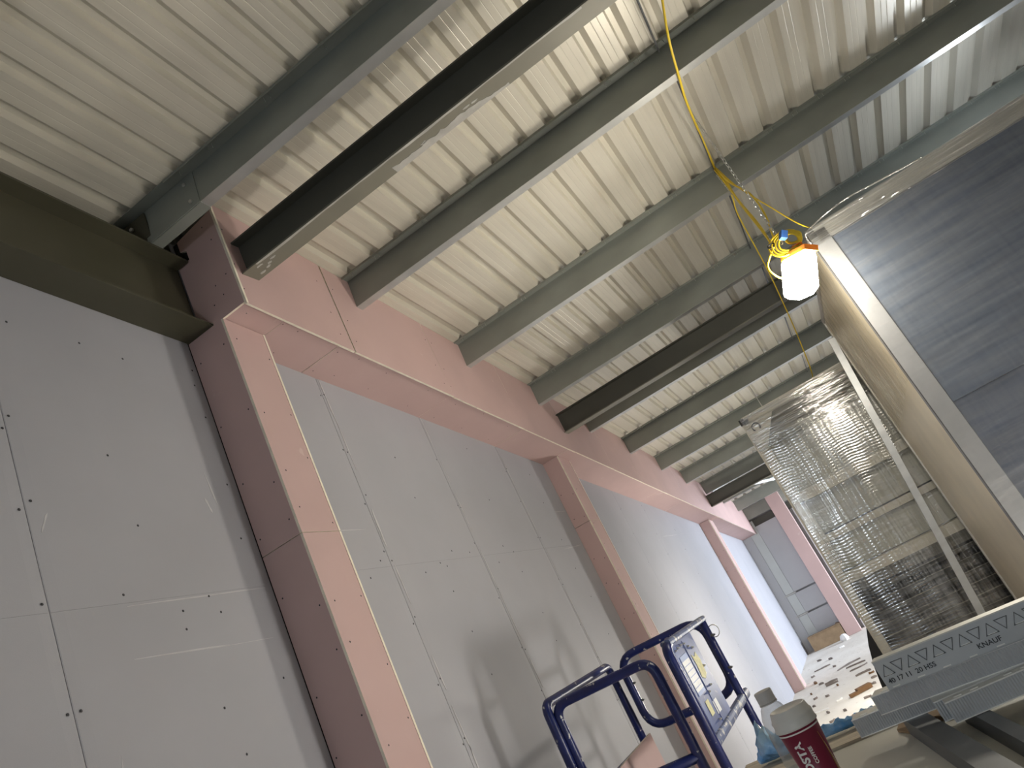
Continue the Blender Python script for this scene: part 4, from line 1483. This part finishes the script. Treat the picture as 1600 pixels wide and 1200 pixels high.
def scrap(x, y, ln, wd, ang, h, m, label, name='floor_scrap', group='scraps on the far floor', bend=0):
    b = MB()
    n = 5
    top, bot = [], []
    for i in range(n + 1):
        s = i / n - .5
        cx, cy = s * ln, bend * (s * s)
        w = wd * (.35 if i in (0, n) else random.uniform(.7, 1.2)) / 2
        top.append((cx, cy + w))
        bot.append((cx, cy - w))
    ring = top + bot[::-1]
    ca, sa = math.cos(ang), math.sin(ang)
    pts = [(x + u * ca - v * sa, y + u * sa + v * ca) for u, v in ring]
    k = len(pts)
    b.add([(a, c, .001) for a, c in pts] + [(a, c, h * random.uniform(.6, 1)) for a, c in pts],
          [tuple(range(k - 1, -1, -1)), tuple(range(k, 2 * k))] + [(i, (i + 1) % k, (i + 1) % k + k, i + k) for i in range(k)])
    o = fix_normals(b.build(name, M[m]))
    return tag(o, label, 'scrap', group)
wp = thing('wood_offcut', (12.0, 1.22, 0), 'brown notched wood offcut lying alone on the pale floor', 'offcut')
b = MB()
b.obox((12.02, 1.17, .035), (.04, -.10, 0), (.05, .02, 0), (0, 0, .03))
b.obox((11.95, 1.32, .022), (.02, -.06, 0), (.04, .01, 0), (0, 0, .02))
fix_normals(b.build('block', M['wood_dark'], wp))
SPECIAL = {0: 'long grey strip of scrap on the far floor, nearest the left wall foot', 1: 'long curved grey strip on the far floor, farthest from the camera of the curved strips',
           2: 'curved grey strip on the far floor in front of the farthest curved strip', 3: 'curved grey strip on the far floor beside the black sheeting',
           4: 'thin straight scrap on the far floor, farther of the close pair', 5: 'thin straight scrap on the far floor, nearer of the close pair',
           6: 'bent grey strip nearest the black sheeting on the far floor', 7: 'dark wood chip by the foot of the third pink column',
           11: 'small pale curl just beyond the brown wood offcut', 12: 'long pale curl on the floor left of the brown wood offcut',
           16: 'small grey scrap right beside the black sheeting foot', 22: 'pale scrap close to the cardboard box', 8: 'tiny dark chip in the middle of the far floor',
           18: 'tiny dark chip against the black sheeting', 26: 'tiny dark chip near the left wall foot'}
random.seed(17)
for i, (x, y, ln, m, bd, an) in enumerate((
        (15.4, 1.95, .50, 'chip', 0, 1.7), (14.6, 1.45, .75, 'chip', .2, 1.75), (14.3, 1.30, .55, 'chip', .1, 1.7), (13.9, 1.25, .5, 'chip', -.1, 1.9),
        (13.7, 1.72, .35, 'chip', 0, 1.8), (13.5, 1.70, .33, 'chip', 0, 1.8), (13.3, 1.18, .4, 'chip', .15, 1.9), (14.2, 2.02, .25, 'wood_dark', 0, .4),
        (13.2, 1.60, .12, 'wood_dark', 0, .4), (12.7, 1.75, .10, 'chip', 0, 1.2), (12.4, 1.95, .10, 'chip', 0, .7), (12.1, 1.55, .16, 'chip_pale', .05, 1.9),
        (11.9, 1.85, .5, 'chip_pale', .1, 1.6), (11.6, 1.7, .12, 'chip', 0, .3), (11.3, 1.45, .12, 'chip', 0, .9), (11.0, 1.62, .14, 'chip', 0, 2.2),
        (11.5, 1.12, .18, 'chip', .1, 1.4), (12.6, 1.02, .14, 'chip', 0, 1.1), (13.0, 1.05, .14, 'wood_dark', 0, 1.6), (12.9, 1.95, .12, 'chip', 0, 2.3),
        (16.0, 1.8, .2, 'chip', 0, .5), (16.4, 2.05, .18, 'chip', 0, 1.2), (16.8, 1.6, .2, 'chip_pale', 0, 1.8), (15.0, 1.7, .14, 'chip', 0, .8),
        (14.9, 2.1, .12, 'chip', 0, 2.1), (13.9, 1.9, .16, 'chip', 0, 1.4), (13.4, 2.05, .10, 'wood_dark', 0, .2), (10.6, 1.50, .14, 'chip', 0, 1.1),
        (10.8, 1.35, .12, 'chip', 0, 1.9), (12.2, 1.05, .2, 'chip', .05, 1.3))):
    lb = {'chip': 'small grey brown scrap lying on the pale far floor', 'wood_dark': 'small dark wood chip lying on the pale far floor',
          'chip_pale': 'pale curled scrap lying on the far floor'}[m]
    if i in SPECIAL:
        lb = SPECIAL[i]
    ln *= .62
    an += random.uniform(-.35, .35)
    scrap(x, y, ln, ln * .16 if ln > .2 else ln * .4, an, .02 if ln > .3 else .03, m, lb, bend=bd,
          group={'chip': 'grey scraps on the far floor', 'wood_dark': 'dark chips on the far floor', 'chip_pale': 'pale scraps on the far floor'}[m])
